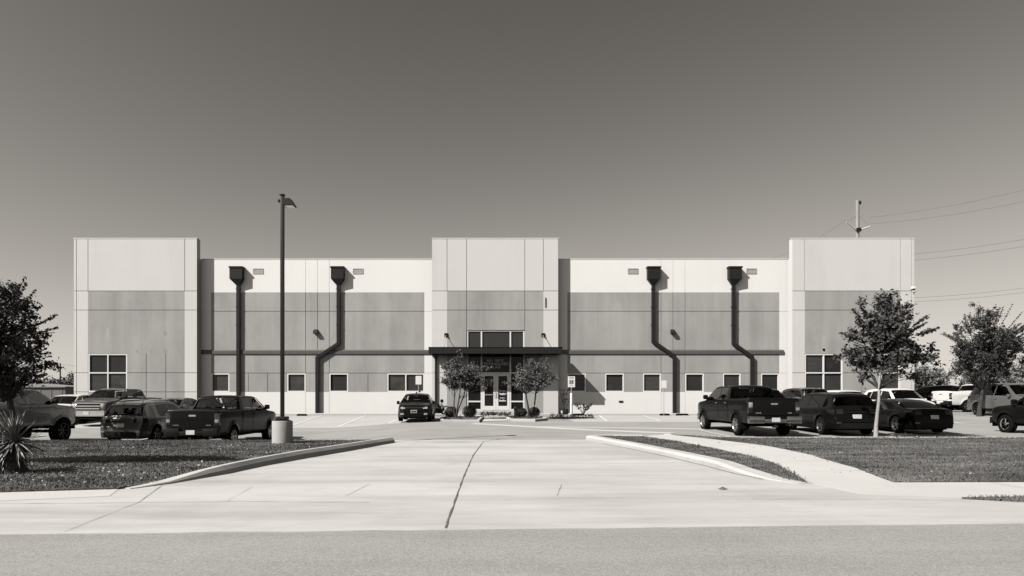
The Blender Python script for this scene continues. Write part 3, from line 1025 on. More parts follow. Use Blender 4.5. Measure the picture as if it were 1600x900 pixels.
def wheel_meshes(Rr, tw, style):
    key = (round(Rr, 3), tw, style)
    if key in WHEELS:
        return WHEELS[key]
    h = tw / 2
    k = {'chrome': .60, 'six': .64, 'multi': .68, 'dark': .66, 'five': .66, 'star': .62}[style]
    ri = Rr * k
    t = MB().lathe([(ri * .96, -h * .8), (ri + .012, -h * .96), (Rr * .86, -h), (Rr * .955, -h * .9), (Rr * .995, -h * .66), (Rr, -h * .3), (Rr, h * .3), (Rr * .995, h * .66), (Rr * .955, h * .9), (Rr * .86, h), (ri + .012, h * .96), (ri * .96, h * .8)], 30, 'x')
    for q in range(30):                                 # tread blocks
        a = 2 * PI * (q + .5) / 30
        for sx in (-1, 1):
            c = Vector((sx * h * .5, Rr * math.cos(a), Rr * math.sin(a)))
            e1, e2 = Vector((0, -math.sin(a), math.cos(a))) * Rr * .06, Vector((h * .28, 0, 0))
            nrm = Vector((0, math.cos(a), math.sin(a))) * .007
            t.add([c - e1 - e2 + nrm, c + e1 - e2 + nrm, c + e1 + e2 + nrm, c - e1 + e2 + nrm, c - e1 - e2 - nrm, c + e1 - e2 - nrm, c + e1 + e2 - nrm, c - e1 + e2 - nrm],
                  [(0, 1, 2, 3), (0, 4, 5, 1), (1, 5, 6, 2), (2, 6, 7, 3), (3, 7, 4, 0)])
    tyre = t.mesh('tyre', 40)
    r = MB().lathe([(ri * .9, h * .2), (ri * .93, h * .72), (ri * 1.0, h * .9), (ri * 1.01, h * .98), (ri * .97, h * .99), (ri * .9, h * .8), (ri * .88, h * .3)], 30, 'x')
    r.lathe([(0., h * .78), (ri * .13, h * .76), (ri * .19, h * .66), (ri * .2, h * .35)], 14, 'x')
    ns = {'chrome': 5, 'six': 6, 'multi': 10, 'dark': 7, 'five': 5, 'star': 6}[style]
    for q in range(ns):
        a = 2 * PI * q / ns + .2
        wd = ri * {'chrome': .30, 'six': .2, 'multi': .09, 'dark': .14, 'five': .2, 'star': .3}[style]
        u, p = Vector((0, math.cos(a), math.sin(a))), Vector((0, -math.sin(a), math.cos(a)))
        X = Vector((1, 0, 0))
        a0, a1 = u * ri * .12, u * ri * .92
        wo = wd * .75
        v = [a0 - p * wd / 2 + X * h * .66, a0 + p * wd / 2 + X * h * .66, a1 + p * wo / 2 + X * h * .84, a1 - p * wo / 2 + X * h * .84]
        r.add(v + [c - X * h * .3 for c in v], [(0, 1, 2, 3), (0, 4, 5, 1), (1, 5, 6, 2), (2, 6, 7, 3), (3, 7, 4, 0)])
    rim = r.mesh('rim', 35)
    hub = MB().lathe([(0, h * .2), (ri * .93, h * .2), (ri * .93, -h * .5), (0, -h * .5)], 24, 'x').mesh('wheel', 30)
    rm = {'chrome': M_chrome, 'six': M_steelrim, 'multi': M_steelrim, 'dark': M_blackrim, 'five': M_darkrim, 'star': M_steelrim}[style]
    tyre.materials.append(M_rubber); rim.materials.append(rm); hub.materials.append(M_black)
    WHEELS[key] = (hub, tyre, rim)
    return WHEELS[key]


def vehicle(name, P, label, cat, loc, rz, pv, rim='six', group='vehicles in the parking lot', glass_side=None, glass_rear=None, trim=None,
            chrome=False, pale_tail=False, plate_front=True, rack=False, kind='suv', headlamp=None):
    root = thing(name, label, cat, (loc[0], loc[1], g(loc[0], loc[1]) + .014 if len(loc) < 3 else loc[2]), rz, group)
    pm = paint(pv)
    trim = trim or M_plast
    gs = glass_side or M_gdark
    gr = glass_rear or M_gdark
    L, W = P['L'], P['W']
    ty = np.array([p[0] for p in P['top']]); tz = np.array([p[1] for p in P['top']])
    zt = lambda y: float(np.interp(y, ty, tz))
    by = np.array([p[0] for p in P['belt']]); bz = np.array([p[1] for p in P['belt']])
    belt = lambda y: float(np.interp(y, by, bz))
    py_ = np.array([p[0] for p in P['plan']]); pz = np.array([p[1] for p in P['plan']])
    plan = lambda y: float(np.interp(y, py_, pz))
    zmax = max(tz)
    sill = P['sill']
    Rr, Ra = P['R'], P['R'] * 1.20
    rc = P['corner']
    zw = Rr

    def zb(y):
        z = sill
        for yc in (P['yf'], P['yr']):
            d = y - yc
            if abs(d) < Ra:
                z = max(z, zw + math.sqrt(Ra * Ra - d * d))
        e = min(abs(y - ty[0]), abs(y - ty[-1]))
        return min(z, zt(y) - .03)

    def hw(y, z):
        b = belt(y)
        h = W / 2 * plan(y)
        if z <= b:
            t = (z - sill) / (b - sill)
            f = float(np.interp(t, [0, .12, .5, .8, 1], [.935, .97, .992, 1.0, .968]))
        else:
            f = .968 + (P['roofw'] - .968) * (z - b) / max(.1, zmax - b)
        x = h * f
        for yc in (P['yf'], P['yr']):
            d = math.hypot(y - yc, z - zw) - Ra
            if -.02 < d < .3:
                x += P['flare'] * math.exp(-(d / .07) ** 2)
        return x

    crown = lambda y: .03 if zt(y) > belt(y) - .3 else .012
    ys = sorted(set([round(v, 4) for v in list(ty) + list(np.linspace(ty[0], ty[-1], int(L / .055)))]))
    ys = [y for i, y in enumerate(ys) if i == 0 or y - ys[i - 1] > .0015]
    NS = 6
    verts, rows = [], []
    fr = [1.0, .8, .55, .28, 0]
    for y in ys:
        z0, z1 = zb(y), zt(y)
        r = min(rc, (z1 - z0) * .3)
        ze = z1 - r
        zm = belt(y) if ze > belt(y) + .09 else z0 + .6 * (ze - z0)
        zs = list(np.linspace(z0, zm, NS + 1)) + list(np.linspace(zm, ze, NS + 1))[1:]
        pts = [(0, z0 + .0), (hw(y, z0) * .7, z0)]
        pts += [(hw(y, z), z) for z in zs]
        xe = hw(y, ze) - r * .9
        pts.append((hw(y, ze) - r * .28, z1 - r * .28))
        cr = crown(y)
        bed = P['bed'] and P['bed'][0] <= y <= P['bed'][1]
        if bed:
            xi = xe - .07
            fl = P['bed'][2]
            pts += [(xe, z1), (xi, z1 - .01), (xi - .01, fl), (xi * .5, fl), (0, fl)]
        else:
            pts += [(xe * f, z1 + cr * (1 - f * f)) for f in fr]
        rows.append([(x, y, z) for x, z in pts])
    n = len(rows[0])
    V, Fc = [], []
    for sgn in (1, -1):
        o = len(V)
        for rw in rows:
            V += [(sgn * x, y, z) for x, y, z in rw]
        for i in range(len(rows) - 1):
            for k in range(n - 1):
                qd = [o + i * n + k, o + (i + 1) * n + k, o + (i + 1) * n + k + 1, o + i * n + k + 1]
                c = [sum(V[j][a] for j in qd) / 4 for a in range(3)]
                yy, zz = c[1], c[2]
                hole = False
                if 2 <= k < n - 6 and zz > belt(yy) - .02:
                    for s in P['side']:
                        if inside((yy, zz), s):
                            hole = True
                if k >= n - 5:
                    xf_ = abs(c[0]) / max(.01, hw(yy, zt(yy)))
                    for a, b in (P['wind'], P['rearw']):
                        if a < yy < b and xf_ < .89:
                            hole = True
                if hole:
                    continue
                Fc.append(qd if sgn > 0 else qd[::-1])
        for i, fl in ((0, 1), (len(rows) - 1, 0)):
            f = [o + i * n + k for k in range(n)]
            Fc.append(f if (fl ^ (sgn < 0)) else f[::-1])
    mb = MB(); mb.v = V; mb.f = [tuple(f) for f in Fc]
    me = mb.mesh('body')
    bm = bmesh.new(); bm.from_mesh(me)
    bmesh.ops.remove_doubles(bm, verts=bm.verts[:], dist=.0008)
    bmesh.ops.recalc_face_normals(bm, faces=bm.faces[:])
    bm.to_mesh(me); bm.free()
    me.polygons.foreach_set('use_smooth', [True] * len(me.polygons))
    me.set_sharp_from_angle(angle=R(38))
    put('body', me, pm, root)

    def grid(fn, nu, nv, skirt):
        """thick patch: fn(u, v) -> (point, outward direction)"""
        m_ = MB()
        A, B = [], []
        for j in range(nv + 1):
            for i in range(nu + 1):
                p, d = fn(i / nu, j / nv)
                A.append(p); B.append(tuple(p[k] - d[k] * skirt for k in range(3)))
        m_.v = A + B
        N = (nu + 1) * (nv + 1)
        for j in range(nv):
            for i in range(nu):
                a = j * (nu + 1) + i
                m_.f.append((a, a + 1, a + nu + 2, a + nu + 1))
        ring = [i for i in range(nu + 1)] + [j * (nu + 1) + nu for j in range(1, nv + 1)] + [nv * (nu + 1) + i for i in range(nu - 1, -1, -1)] + [j * (nu + 1) for j in range(nv - 1, 0, -1)]
        for a, b in zip(ring, ring[1:] + ring[:1]):
            m_.f.append((a, b, N + b, N + a))
        return m_

    def side_patch(quad, sgn, off, skirt=.02, nu=6, nv=4):
        def fn(u, v):
            a = [quad[0][k] + (quad[1][k] - quad[0][k]) * u for k in (0, 1)]
            b = [quad[3][k] + (quad[2][k] - quad[3][k]) * u for k in (0, 1)]
            y, z = a[0] + (b[0] - a[0]) * v, a[1] + (b[1] - a[1]) * v
            return (sgn * (hw(y, z) + off), y, z), (sgn, 0, 0)
        return grid(fn, nu, nv, skirt)

    def grow(quad, e):
        c = [sum(p[k] for p in quad) / 4 for k in (0, 1)]
        return [(p[0] + math.copysign(e, p[0] - c[0]), p[1] + math.copysign(e, p[1] - c[1])) for p in quad]

    def top_patch(y0, y1, f, off, skirt=.02, nu=8, nv=5):
        def fn(u, v):
            y = y0 + (y1 - y0) * v
            sl = (zt(y + .01) - zt(y - .01)) / .02
            nn = Vector((0, -sl, 1)).normalized()
            xx = (u * 2 - 1) * f
            xe = hw(y, zt(y) - rc) - rc * .9
            return (xx * xe, y + nn.y * off, zt(y) + crown(y) * (1 - xx * xx) + nn.z * off), tuple(nn)
        return grid(fn, nu, nv, skirt)

    # height -> y on the two ends
    i_top = int(np.argmax(tz > (max(tz) - .02))) if not P['bed'] else 3
    zr_, yr_ = tz[:i_top + 1], ty[:i_top + 1]
    j0 = int(np.argmax(ty > P['wind'][1]))
    zf_, yf_ = tz[j0:][::-1], ty[j0:][::-1]

    def end_patch(end, x0, x1, z0, z1, off, skirt=.03, nu=6, nv=4, taper=0.):
        def fn(u, v):
            z = z0 + (z1 - z0) * v
            k = 1 - taper * (1 - v)
            x = (x0 + (x1 - x0) * u) * k
            y = float(np.interp(z, zr_, yr_)) if end < 0 else float(np.interp(z, zf_, yf_))
            xe = hw(y, z)
            c = .012 * max(0, 1 - (x / xe) ** 2)
            # the ends wrap round towards the corners
            wrap = .10 * max(0., abs(x) / (W / 2) - .62) ** 2 * 6
            return (x, y + end * (off + c) - end * wrap, z), (0, end, 0)
        return grid(fn, nu, nv, skirt)

    # glass
    top_patch(P['wind'][0], P['wind'][1], .90, .006).obj('windshield', M_glass, root, 40)
    top_patch(P['rearw'][0], P['rearw'][1], .90, .006).obj('rear_window', gr, root, 40)
    for sgn in (1, -1):
        for k, s in enumerate(P['side']):
            m_ = M_glass if (k == len(P['side']) - 1 and glass_side is None and pv > .02) else gs
            side_patch(grow(s, .015), sgn, .004).obj('side_window', m_, root, 40)
        for (a, b) in P['doors']:
            y0, y1 = a, b
            zl, zh = sill + .06, min(belt(a), belt(b)) + .005
            # the lower rear corner of the rear door follows the wheel arch
            qd = [(y0 + (.16 if a == P['doors'][0][0] and kind != 'pickup' else 0), zl), (y1, zl), (y1, zh), (y0, zh)]
            d = side_patch(qd, sgn, .007, .012, 8, 7).obj('door', pm, root, 40)
            h = MB()
            zz = zh - .11
            xx = hw(y0 + .15, zz)
            h.box(min(sgn * (xx + .008), sgn * (xx + .045)), max(sgn * (xx + .008), sgn * (xx + .045)), y0 + .07, y0 + .26, zz - .018, zz + .018, .008)
            h.obj('handle', M_chrome if chrome else pm, d)
        # mirror
        ym, zm_ = P['wind'][1] - .25, belt(P['wind'][1]) + (.13 if kind == 'pickup' else .07)
        xx = hw(ym, zm_)
        sx = .2 if kind == 'pickup' else .15
        mm = MB()
        mm.box(min(sgn * (xx + .06), sgn * (xx + .06 + sx)), max(sgn * (xx + .06), sgn * (xx + .06 + sx)), ym - .07, ym + .08, zm_ - .09, zm_ + .1, .045)
        mm.tube([(sgn * (xx - .06), ym + .02, zm_ - .08), (sgn * (xx + .1), ym, zm_ - .04)], .03, 6)
        mm.obj('mirror', pm if kind != 'pickup' or pv < .02 else M_plast, root, 40)
    # wheels
    hub, tyre, rm = wheel_meshes(Rr, P['tw'], rim)
    for yc in (P['yf'], P['yr']):
        for sgn in (1, -1):
            wv = put('wheel', hub, None, root, (sgn * (W / 2 - P['tw'] / 2 + .005), yc, zw))
            if sgn < 0:
                wv.rotation_euler = (0, 0, PI)
            put('tyre', tyre, None, wv)
            put('rim', rm, None, wv)
            # dark liner of the wheel arch
    mb = MB()
    xi = W / 2 - P['tw'] - .04
    mb.box(-xi, xi, ty[0] + .25, ty[-1] - .25, sill - .12 if kind == 'pickup' else sill - .06, min(zmax, belt(0)) - .34)
    for yc in (P['yf'], P['yr']):
        mb.tube([(-W / 2 + .2, yc, zw), (W / 2 - .2, yc, zw)], .07, 8)
    mb.obj('chassis', M_black, root)
    # cabin
    mb = MB()
    cz = belt(0) - .02
    c0, c1 = P['rearw'][0] + (.12 if kind == 'pickup' else .4), P['wind'][1] - .1
    xw = W / 2 * .86
    mb.box(-xw, xw, c0, c1, cz - .5, cz - .16)
    mb.box(-xw, xw, c1 - .35, c1 - .02, cz - .2, cz - .005, .04)
    for ysr in ((P['doors'][1][0] + .15), (P['doors'][0][0] + .12)):
        for sx in (-.4, .4):
            mb.box(sx - .25, sx + .25, ysr - .06, ysr + .1, cz - .2, cz + (zmax - cz) * .2, .05)
            mb.box(sx - .12, sx + .12, ysr - .08, ysr + .03, cz + (zmax - cz) * .24, cz + (zmax - cz) * .54, .04)
    mb.tube([(-.4 + .17 * math.cos(t), c1 - .42, cz + .0 + .17 * math.sin(t)) for t in np.linspace(0, 2 * PI, 13)], .014, 5)
    mb.box(-.11, .11, P['wind'][0] + .08, P['wind'][0] + .1, zmax - .17, zmax - .1, .01)
    mb.obj('interior', M_seat, root, 40)

    tailm = M_tailpale if pale_tail else M_tail
    hl = headlamp or M_lamp
    if kind == 'pickup':
        # tailgate and handle
        a = zt(ty[3]) - .03
        z0 = P['bed'][2] - .12
        tg = end_patch(-1, -W / 2 * .80, W / 2 * .80, z0, a - .02, .012, .02).obj('tailgate', pm, root, 40)
        h = MB(); h.box(-.13, .13, ty[2] - .035, ty[2] - .014, a - .2, a - .13, .01); h.obj('handle', M_chrome, tg)
        h = MB()
        for kx, x0 in ((0, -.70), (1, .38)):
            for q in range(6 if kx == 0 else 4):
                h.box(x0 + q * .075, x0 + q * .075 + .055, ty[2] - .024, ty[2] - .014, z0 + .07, z0 + .105)
        h.obj('badge', M_chrome, tg)
        for sgn in (1, -1):
            mb = MB()
            x1 = hw(ty[2], a - .3)
            mb.box(min(sgn * (x1 - .17), sgn * (x1 + .012)), max(sgn * (x1 - .17), sgn * (x1 + .012)), ty[2] - .018, ty[2] + .16, a - .52, a - .08, .02)
            t_ = mb.obj('taillight', M_tail, root, 40)
            mb = MB(); mb.box(min(sgn * (x1 - .15), sgn * (x1 - .01)), max(sgn * (x1 - .15), sgn * (x1 - .01)), ty[2] - .026, ty[2] - .012, *((a - .30, a - .11) if pale_tail and sgn < 0 else (a - .42, a - .30)), .008)
            mb.obj('reverse_lamp', M_lamp if pale_tail and sgn < 0 else M_tailpale, t_, 40)
        bz0, bz1 = sill + .0, z0 - .03
        mb = MB()
        for x0, x1, dz in ((-W / 2 * .97, -.42, 0), (.42, W / 2 * .97, 0), (-.421, .421, .10)):
            mb.box(x0, x1, ty[0] - .14, ty[0] + .1, bz0 + dz * .2, bz1 - dz, .02)
        bp_ = mb.obj('rear_bumper', M_bchrome if chrome else M_plast, root, 40)
        mb = MB(); mb.box(-.155, .155, ty[0] - .16, ty[0] - .142, bz0 + .06, bz0 + .215, .004)
        pl = mb.obj('licence_plate', M_plate, root)
        mb = MB(); mb.box(-.05, .05, ty[0] - .2, ty[0] + .1, bz0 - .16, bz0 - .06, .01)
        mb.tube([(0, ty[0] - .17, bz0 - .1), (0, ty[0] - .1, bz0 - .1)], .035, 8)
        mb.obj('tow_hitch', M_dark, root)
        mb = MB(); mb.tube([(.5, ty[0] + .9, bz0 - .05), (.62, ty[0] + .05, bz0 - .06)], .045, 8); mb.obj('exhaust', M_alu, root, 40)
        for sgn in (1, -1):
            mb = MB()
            mb.box(min(sgn * (W / 2 - .26), sgn * (W / 2 - .02)), max(sgn * (W / 2 - .26), sgn * (W / 2 - .02)), P['yr'] - Ra - .02, P['yr'] - Ra + .01, zw - .12, sill + .12)
            mb.obj('mud_flap', M_black, root)
        # front
        zg1 = zt(ty[-6]) - .02
        hz = P['top'][-5][1]
        fz = lambda k: sill + (hz - sill) * k
        gl_ = end_patch(1, -.62, .62, fz(.42), fz(1.02), .02, .05).obj('grille', M_black, root, 40)
        for k in (.52, .72, .95):
            end_patch(1, -.64, .64, fz(k) - .035, fz(k) + .035, .045, .03).obj('grille_bar', M_chrome if pv > .02 else M_plast, gl_, 40)
        for sgn in (1, -1):
            end_patch(1, sgn * .64, sgn * W / 2 * .87, fz(.62), fz(1.02), .015, .06).obj('headlight', hl, root, 40)
        end_patch(1, -W / 2 * .9, W / 2 * .9, fz(-.08), fz(.36), .085, .16).obj('front_bumper', M_chrome if chrome else trim, root, 40)
        mb = MB(); mb.box(-.155, .155, ty[-1] + .085, ty[-1] + .125, fz(.05), fz(.05) + .155, .004)
        mb.obj('licence_plate', M_plate, root)
        end_patch(1, -W / 2 * .8, W / 2 * .8, fz(-.3), fz(-.09), .03, .1).obj('air_dam', M_black, root, 40)
    else:
        hr = belt(ty[3])
        zt_ = zt(P['rearw'][0])
        k0, k1 = sill, zt_
        fz = lambda k: k0 + (k1 - k0) * k
        for sgn in (1, -1):
            xs_ = W / 2
            end_patch(-1, sgn * xs_ * .52, sgn * xs_ * .84, fz(.66), fz(.86), .014, .05).obj('taillight', tailm, root, 40)
            mb = side_patch([(ty[0] + .12, fz(.62)), (ty[0] + .50, fz(.74)), (ty[0] + .46, fz(.86)), (ty[0] + .16, fz(.86))], sgn, .01, .03)
            mb.obj('taillight', tailm, root, 40)
            end_patch(-1, sgn * xs_ * .66, sgn * xs_ * .84, fz(.24), fz(.30), .02, .03).obj('reflector', M_tailpale if pv > .05 else M_tail, root, 40)
        end_patch(-1, -W / 2 * .70, W / 2 * .70, fz(.02), fz(.26), .012, .05).obj('rear_bumper', trim, root, 40)
        end_patch(-1, -W / 2 * .66, W / 2 * .66, fz(.30), fz(.33), .02, .03).obj('bumper_crease', pm, root, 40)
        zp = fz(.5)
        yp = float(np.interp(zp, zr_, yr_))
        mb = MB(); mb.box(-.155, .155, yp - .045, yp + .03, zp - .04, zp + .115, .004); mb.obj('licence_plate', M_plate, root)
        end_patch(-1, -.45, .45, fz(.70), fz(.74), .02, .03).obj('badge_strip', M_chrome if pv > .02 else M_plast, root, 40)
        # front
        hz = P['top'][-5][1]
        fz = lambda k: sill + (hz - sill) * k
        g_ = end_patch(1, -.42, .42, fz(.50), fz(.80), .014, .04).obj('grille', M_black, root, 40)
        end_patch(1, -.44, .44, fz(.80), fz(.84), .026, .03).obj('grille_bar', M_chrome, g_, 40)
        end_patch(1, -.55, .55, fz(.06), fz(.34), .014, .05).obj('air_intake', M_black, root, 40)
        for sgn in (1, -1):
            # headlight sits on the shoulder: side piece and front piece
            end_patch(1, sgn * .46, sgn * W / 2 * .80, fz(.72), fz(.96), .012, .06).obj('headlight', hl, root, 40)
            end_patch(1, sgn * W / 2 * .60, sgn * W / 2 * .80, fz(.22), fz(.36), .016, .04).obj('fog_lamp', M_lamp if pv < .05 else M_plast, root, 40)
        if plate_front:
            zp = fz(.36)
            yp = float(np.interp(zp, zf_, yf_))
            mb = MB(); mb.box(-.165, .165, yp + .01, yp + .05, zp, zp + .165, .004)
            pl = mb.obj('licence_plate', M_plate if pv > .02 else M_alu, root)
            if pv < .02:
                mb = MB(); mb.box(-.13, .13, yp + .051, yp + .054, zp + .035, zp + .13); mb.obj('plate_face', M_plateink, pl)
        if rack:
            for sgn in (1, -1):
                mb = MB()
                pts = [(sgn * (hw(y, zt(y)) - .16), y, zt(y) + .075) for y in np.linspace(P['rearw'][1] + .3, P['wind'][0] - .25, 8)]
                pts = [(pts[0][0], pts[0][1] - .1, pts[0][2] - .07)] + pts + [(pts[-1][0], pts[-1][1] + .1, pts[-1][2] - .07)]
                mb.tube(pts, .022, 6)
                mb.obj('roof_rail', M_chrome if pv > .02 else M_plast, root, 40)
        # side cladding under the doors
        for sgn in (1, -1):
            side_patch([(P['yr'] + Ra, sill + .0), (P['yf'] - Ra, sill + .0), (P['yf'] - Ra, sill + .11), (P['yr'] + Ra, sill + .11)], sgn, .015, .03, 8, 2).obj('side_sill', trim, root, 40)
    # wiper and antenna
    mb = MB()
    yw = P['wind'][1]
    for x0 in (-.55, .1):
        mb.tube([(x0, yw - .02, zt(yw) + .04), (x0 + .5, yw - .12, zt(yw - .12) + .045)], .01, 4)
    mb.obj('wiper', M_black, root)
    return root


BACK = 0.          # nose away from the camera
NOSE = PI          # nose towards the camera
KERB = 'vehicles parked tail to the lawn'
ROW = 'vehicles parked nose out along the building'
# left
vehicle('pickup_truck', PICKUP, 'black crew cab pickup seen from behind beside the concrete lamp base', 'pickup truck', (-10.75, 25.55), R(-1.0), .012, 'six', KERB, glass_side=M_glass, glass_rear=M_glass, pale_tail=False, kind='pickup')
vehicle('parked_car', variant(SUV, W=1.86, H=1.69), 'grey sport utility car with dark rear window between two pickups', 'car', (-14.6, 27.1), R(-1.5), .075, 'five', KERB, rack=True)
vehicle('pickup_truck', variant(PICKUP, lift=.25, R=.49, tw=.33, H=1.95), 'lifted grey pickup with black wheels behind the spiky yucca', 'pickup truck', (-19.0, 24.5), R(-1), .14, 'dark', KERB, kind='pickup', glass_side=M_glass)
vehicle('pickup_truck', variant(PICKUP, W=2.02), 'silver pickup with chrome grille facing the lawn behind the grey sport utility car', 'pickup truck', (-21.6, 36.5), NOSE, .06, 'six', ROW, chrome=True, kind='pickup', glass_side=M_glass)
vehicle('parked_car', variant(SUV, H=1.58), 'white car half hidden behind the front wheel of the lifted grey pickup', 'car', (-24.6, 36.9), NOSE, .72, 'six', ROW, plate_front=False)
vehicle('parked_car', SEDAN, 'grey sedan showing only its cabin behind the black pickup by the lamp', 'car', (-18.3, 36.4), NOSE, .10, 'five', ROW)
vehicle('parked_car', variant(SEDAN, L=4.2, W=1.76, H=1.47), 'black compact car facing out alone left of the entrance', 'car', (-4.3, 35.2), NOSE + R(2), .012, 'five', ROW, glass_side=M_glass, glass_rear=M_glass)
# right
vehicle('pickup_truck', variant(PICKUP, W=2.02, H=1.95), 'black crew cab pickup with shiny rear bumper right of the driveway', 'pickup truck', (10.4, 26.6), R(1.0), .012, 'six', KERB, chrome=True, pale_tail=True, glass_rear=M_glass, kind='pickup')
vehicle('parked_car', variant(SUV, W=1.92, H=1.66, L=4.75), 'black sport utility car between the black pickup and the black sedan', 'car', (13.95, 26.6), R(-1.5), .012, 'five', KERB)
vehicle('parked_car', variant(SEDAN, W=1.86, H=1.37, L=4.85), 'low black sedan seen from behind under the small oak', 'car', (17.45, 27.6), R(1), .012, 'five', KERB, pale_tail=False)
vehicle('pickup_truck', variant(PICKUP, L=5.3, W=1.85, H=1.72, R=.39, tw=.26), 'black pickup with bright alloy wheel cut off by the right edge', 'pickup truck', (22.25, 24.75), R(0), .014, 'chrome', KERB, kind='pickup')
vehicle('parked_car', variant(SUV, H=1.75), 'dark car nose out just behind the roof of the right black pickup', 'car', (15.5, 36.6), NOSE, .02, 'five', ROW, glass_side=M_glass)
vehicle('parked_car', variant(SUV, H=1.80, W=1.9), 'dark sport utility car nose out in front of the right block window', 'car', (18.15, 36.6), NOSE, .03, 'five', ROW)
vehicle('parked_car', variant(SUV, H=1.66), 'white car with its bonnet just left of the oak trunk', 'car', (20.2, 36.6), NOSE, .72, 'five', ROW)
vehicle('parked_car', variant(SUV, H=1.76), 'white crossover nose out behind the low black sedan', 'car', (23.2, 36.6), NOSE, .74, 'five', ROW, glass_side=M_gdark)
vehicle('pickup_truck', variant(PICKUP, H=1.92), 'white pickup standing sideways beyond the corner of the building', 'pickup truck', (33.6, 43.6), R(-90), .74, 'six', 'vehicles standing sideways', kind='pickup')
vehicle('parked_car', variant(SUV, L=4.9, H=1.86, W=1.95, R=.4, lift=.08), 'grey sport utility car just behind the trunk of the upswept tree', 'car', (30.15, 36.9), NOSE, .13, 'dark', ROW, glass_side=M_gdark)
vehicle('parked_car', variant(SUV, H=1.9), 'dark sport utility car beyond the bed of the white pickup', 'car', (35.4, 49.4), R(-90), .02, 'dark', 'vehicles standing sideways')
vehicle('parked_car', variant(SUV, H=1.8), 'distant white car peeping over the grey sport utility car', 'car', (42.5, 50.5), R(-90), .72, 'five', 'vehicles standing sideways')

# ------------------------------------------------------------------ lamp, signs, poles
zl = .10
lp = thing('street_lamp', 'tall dark square lamp post on a round concrete base beside the left lawn', 'street lamp', (-6.92, 20.65, zl))
mb = MB().lathe([(0, -.2), (.325, -.2), (.325, .69), (.31, .72), (0, .72)], 36)
mb.obj('concrete_base', stained('lamp_base_concrete', .38, [((1, 1, .5), 4, .5, .8, .25)], .1, fine=.1), lp, 35)
mb = MB(); mb.box(-.2, .2, -.2, .2, .721, .745, .004); mb.box(-.17, .17, -.17, .17, .746, .86, .02); mb.obj('base_plate', M_dark, lp, 35)
mb = MB(); mb.box(-.057, .057, -.057, .057, .861, 8.05, .012); mb.obj('pole', M_dark, lp, 30)
mb = MB(); mb.box(-.075, .075, -.075, .075, 8.051, 8.1, .01); mb.obj('pole_cap', M_dark, lp, 30)
mb = MB()
mb.box(-.14, -.067, -.05, .05, 7.84, 7.93, .01)
mb.box(.067, .13, -.05, .05, 7.80, 7.92, .01)
ar = mb.obj('bracket', M_dark, lp, 30)
mb = MB()
mb.add([(.09, -.17, 7.93), (.29, -.17, 7.93), (.43, -.17, 7.71), (.08, -.17, 7.71), (.09, .17, 7.93), (.29, .17, 7.93), (.43, .17, 7.71), (.08, .17, 7.71)],
       [(0, 3, 2, 1), (4, 5, 6, 7), (0, 1, 5, 4), (1, 2, 6, 5), (2, 3, 7, 6), (3, 0, 4, 7)])
hd = mb.obj('lamp_head', M_dark, lp)
mb = MB(); mb.box(.12, .38, -.14, .14, 7.695, 7.709); mb.obj('lens', M_lamp, hd)


def sign(name, label, x, y, pw, ph, zc, ppost, group, icon=False, bollard=False):
    z = .40
    r = thing(name, label, 'sign', (x, y, z), 0, group)
    mb = MB()
    if bollard:
        mb.lathe([(0, 0), (.085, 0), (.085, 1.38), (.07, 1.43), (.03, 1.45), (0, 1.45)], 20)
        mb.obj('bollard', M_frame, r, 40)
        mb = MB(); mb.lathe([(0, -.02), (.14, -.02), (.14, .12), (0, .12)], 16); mb.obj('footing', M_curb, r, 40)
        mb = MB()
    mb.tube([(0, 0, 1.4 if bollard else 0), (0, 0, zc + ph / 2 - .03)], ppost, 8)
    mb.obj('post', M_alu, r, 40)
    mb = MB(); mb.box(-pw / 2, pw / 2, -.035, -.03 + .003, zc - ph / 2, zc + ph / 2, .002)
    p = mb.obj('plate', M_frame, r)
    if icon:
        mb = MB()
        mb.box(-pw / 2 + .1, pw / 2 - .1, -.041, -.0361, zc - .14, zc + .11, .002)
        mb.obj('symbol_field', M_band, p)
        mb = MB()
        mb.lathe([(0, 0), (.022, 0), (.022, .004), (0, .004)], 10)
        mb.v = [(a - .02, -.0415 - c, zc + .075 + b) for a, b, c in mb.v]
        pts = [(-.02, zc + .05), (-.015, zc - .01), (.035, zc - .01), (.055, zc - .075)]
        mb.extrude_xz(mitred(pts, .02), -.0445, -.0415)
        pts = [(-.015 + .055 * math.cos(t), zc - .05 + .055 * math.sin(t)) for t in np.linspace(2.0, 5.9, 9)]
        mb.extrude_xz(mitred(pts, .014), -.0445, -.0415)
        mb.obj('symbol', M_frame, p)
        mb = MB()
        for k in range(3):
            mb.box(-pw / 2 + .09, pw / 2 - .09, -.039, -.0362, zc + .2 + k * .04, zc + .215 + k * .04)
        mb.box(-pw / 2 + .12, pw / 2 - .12, -.039, -.0362, zc - .24, zc - .225)
        mb.obj('sign_text', M_band, p)
    return r


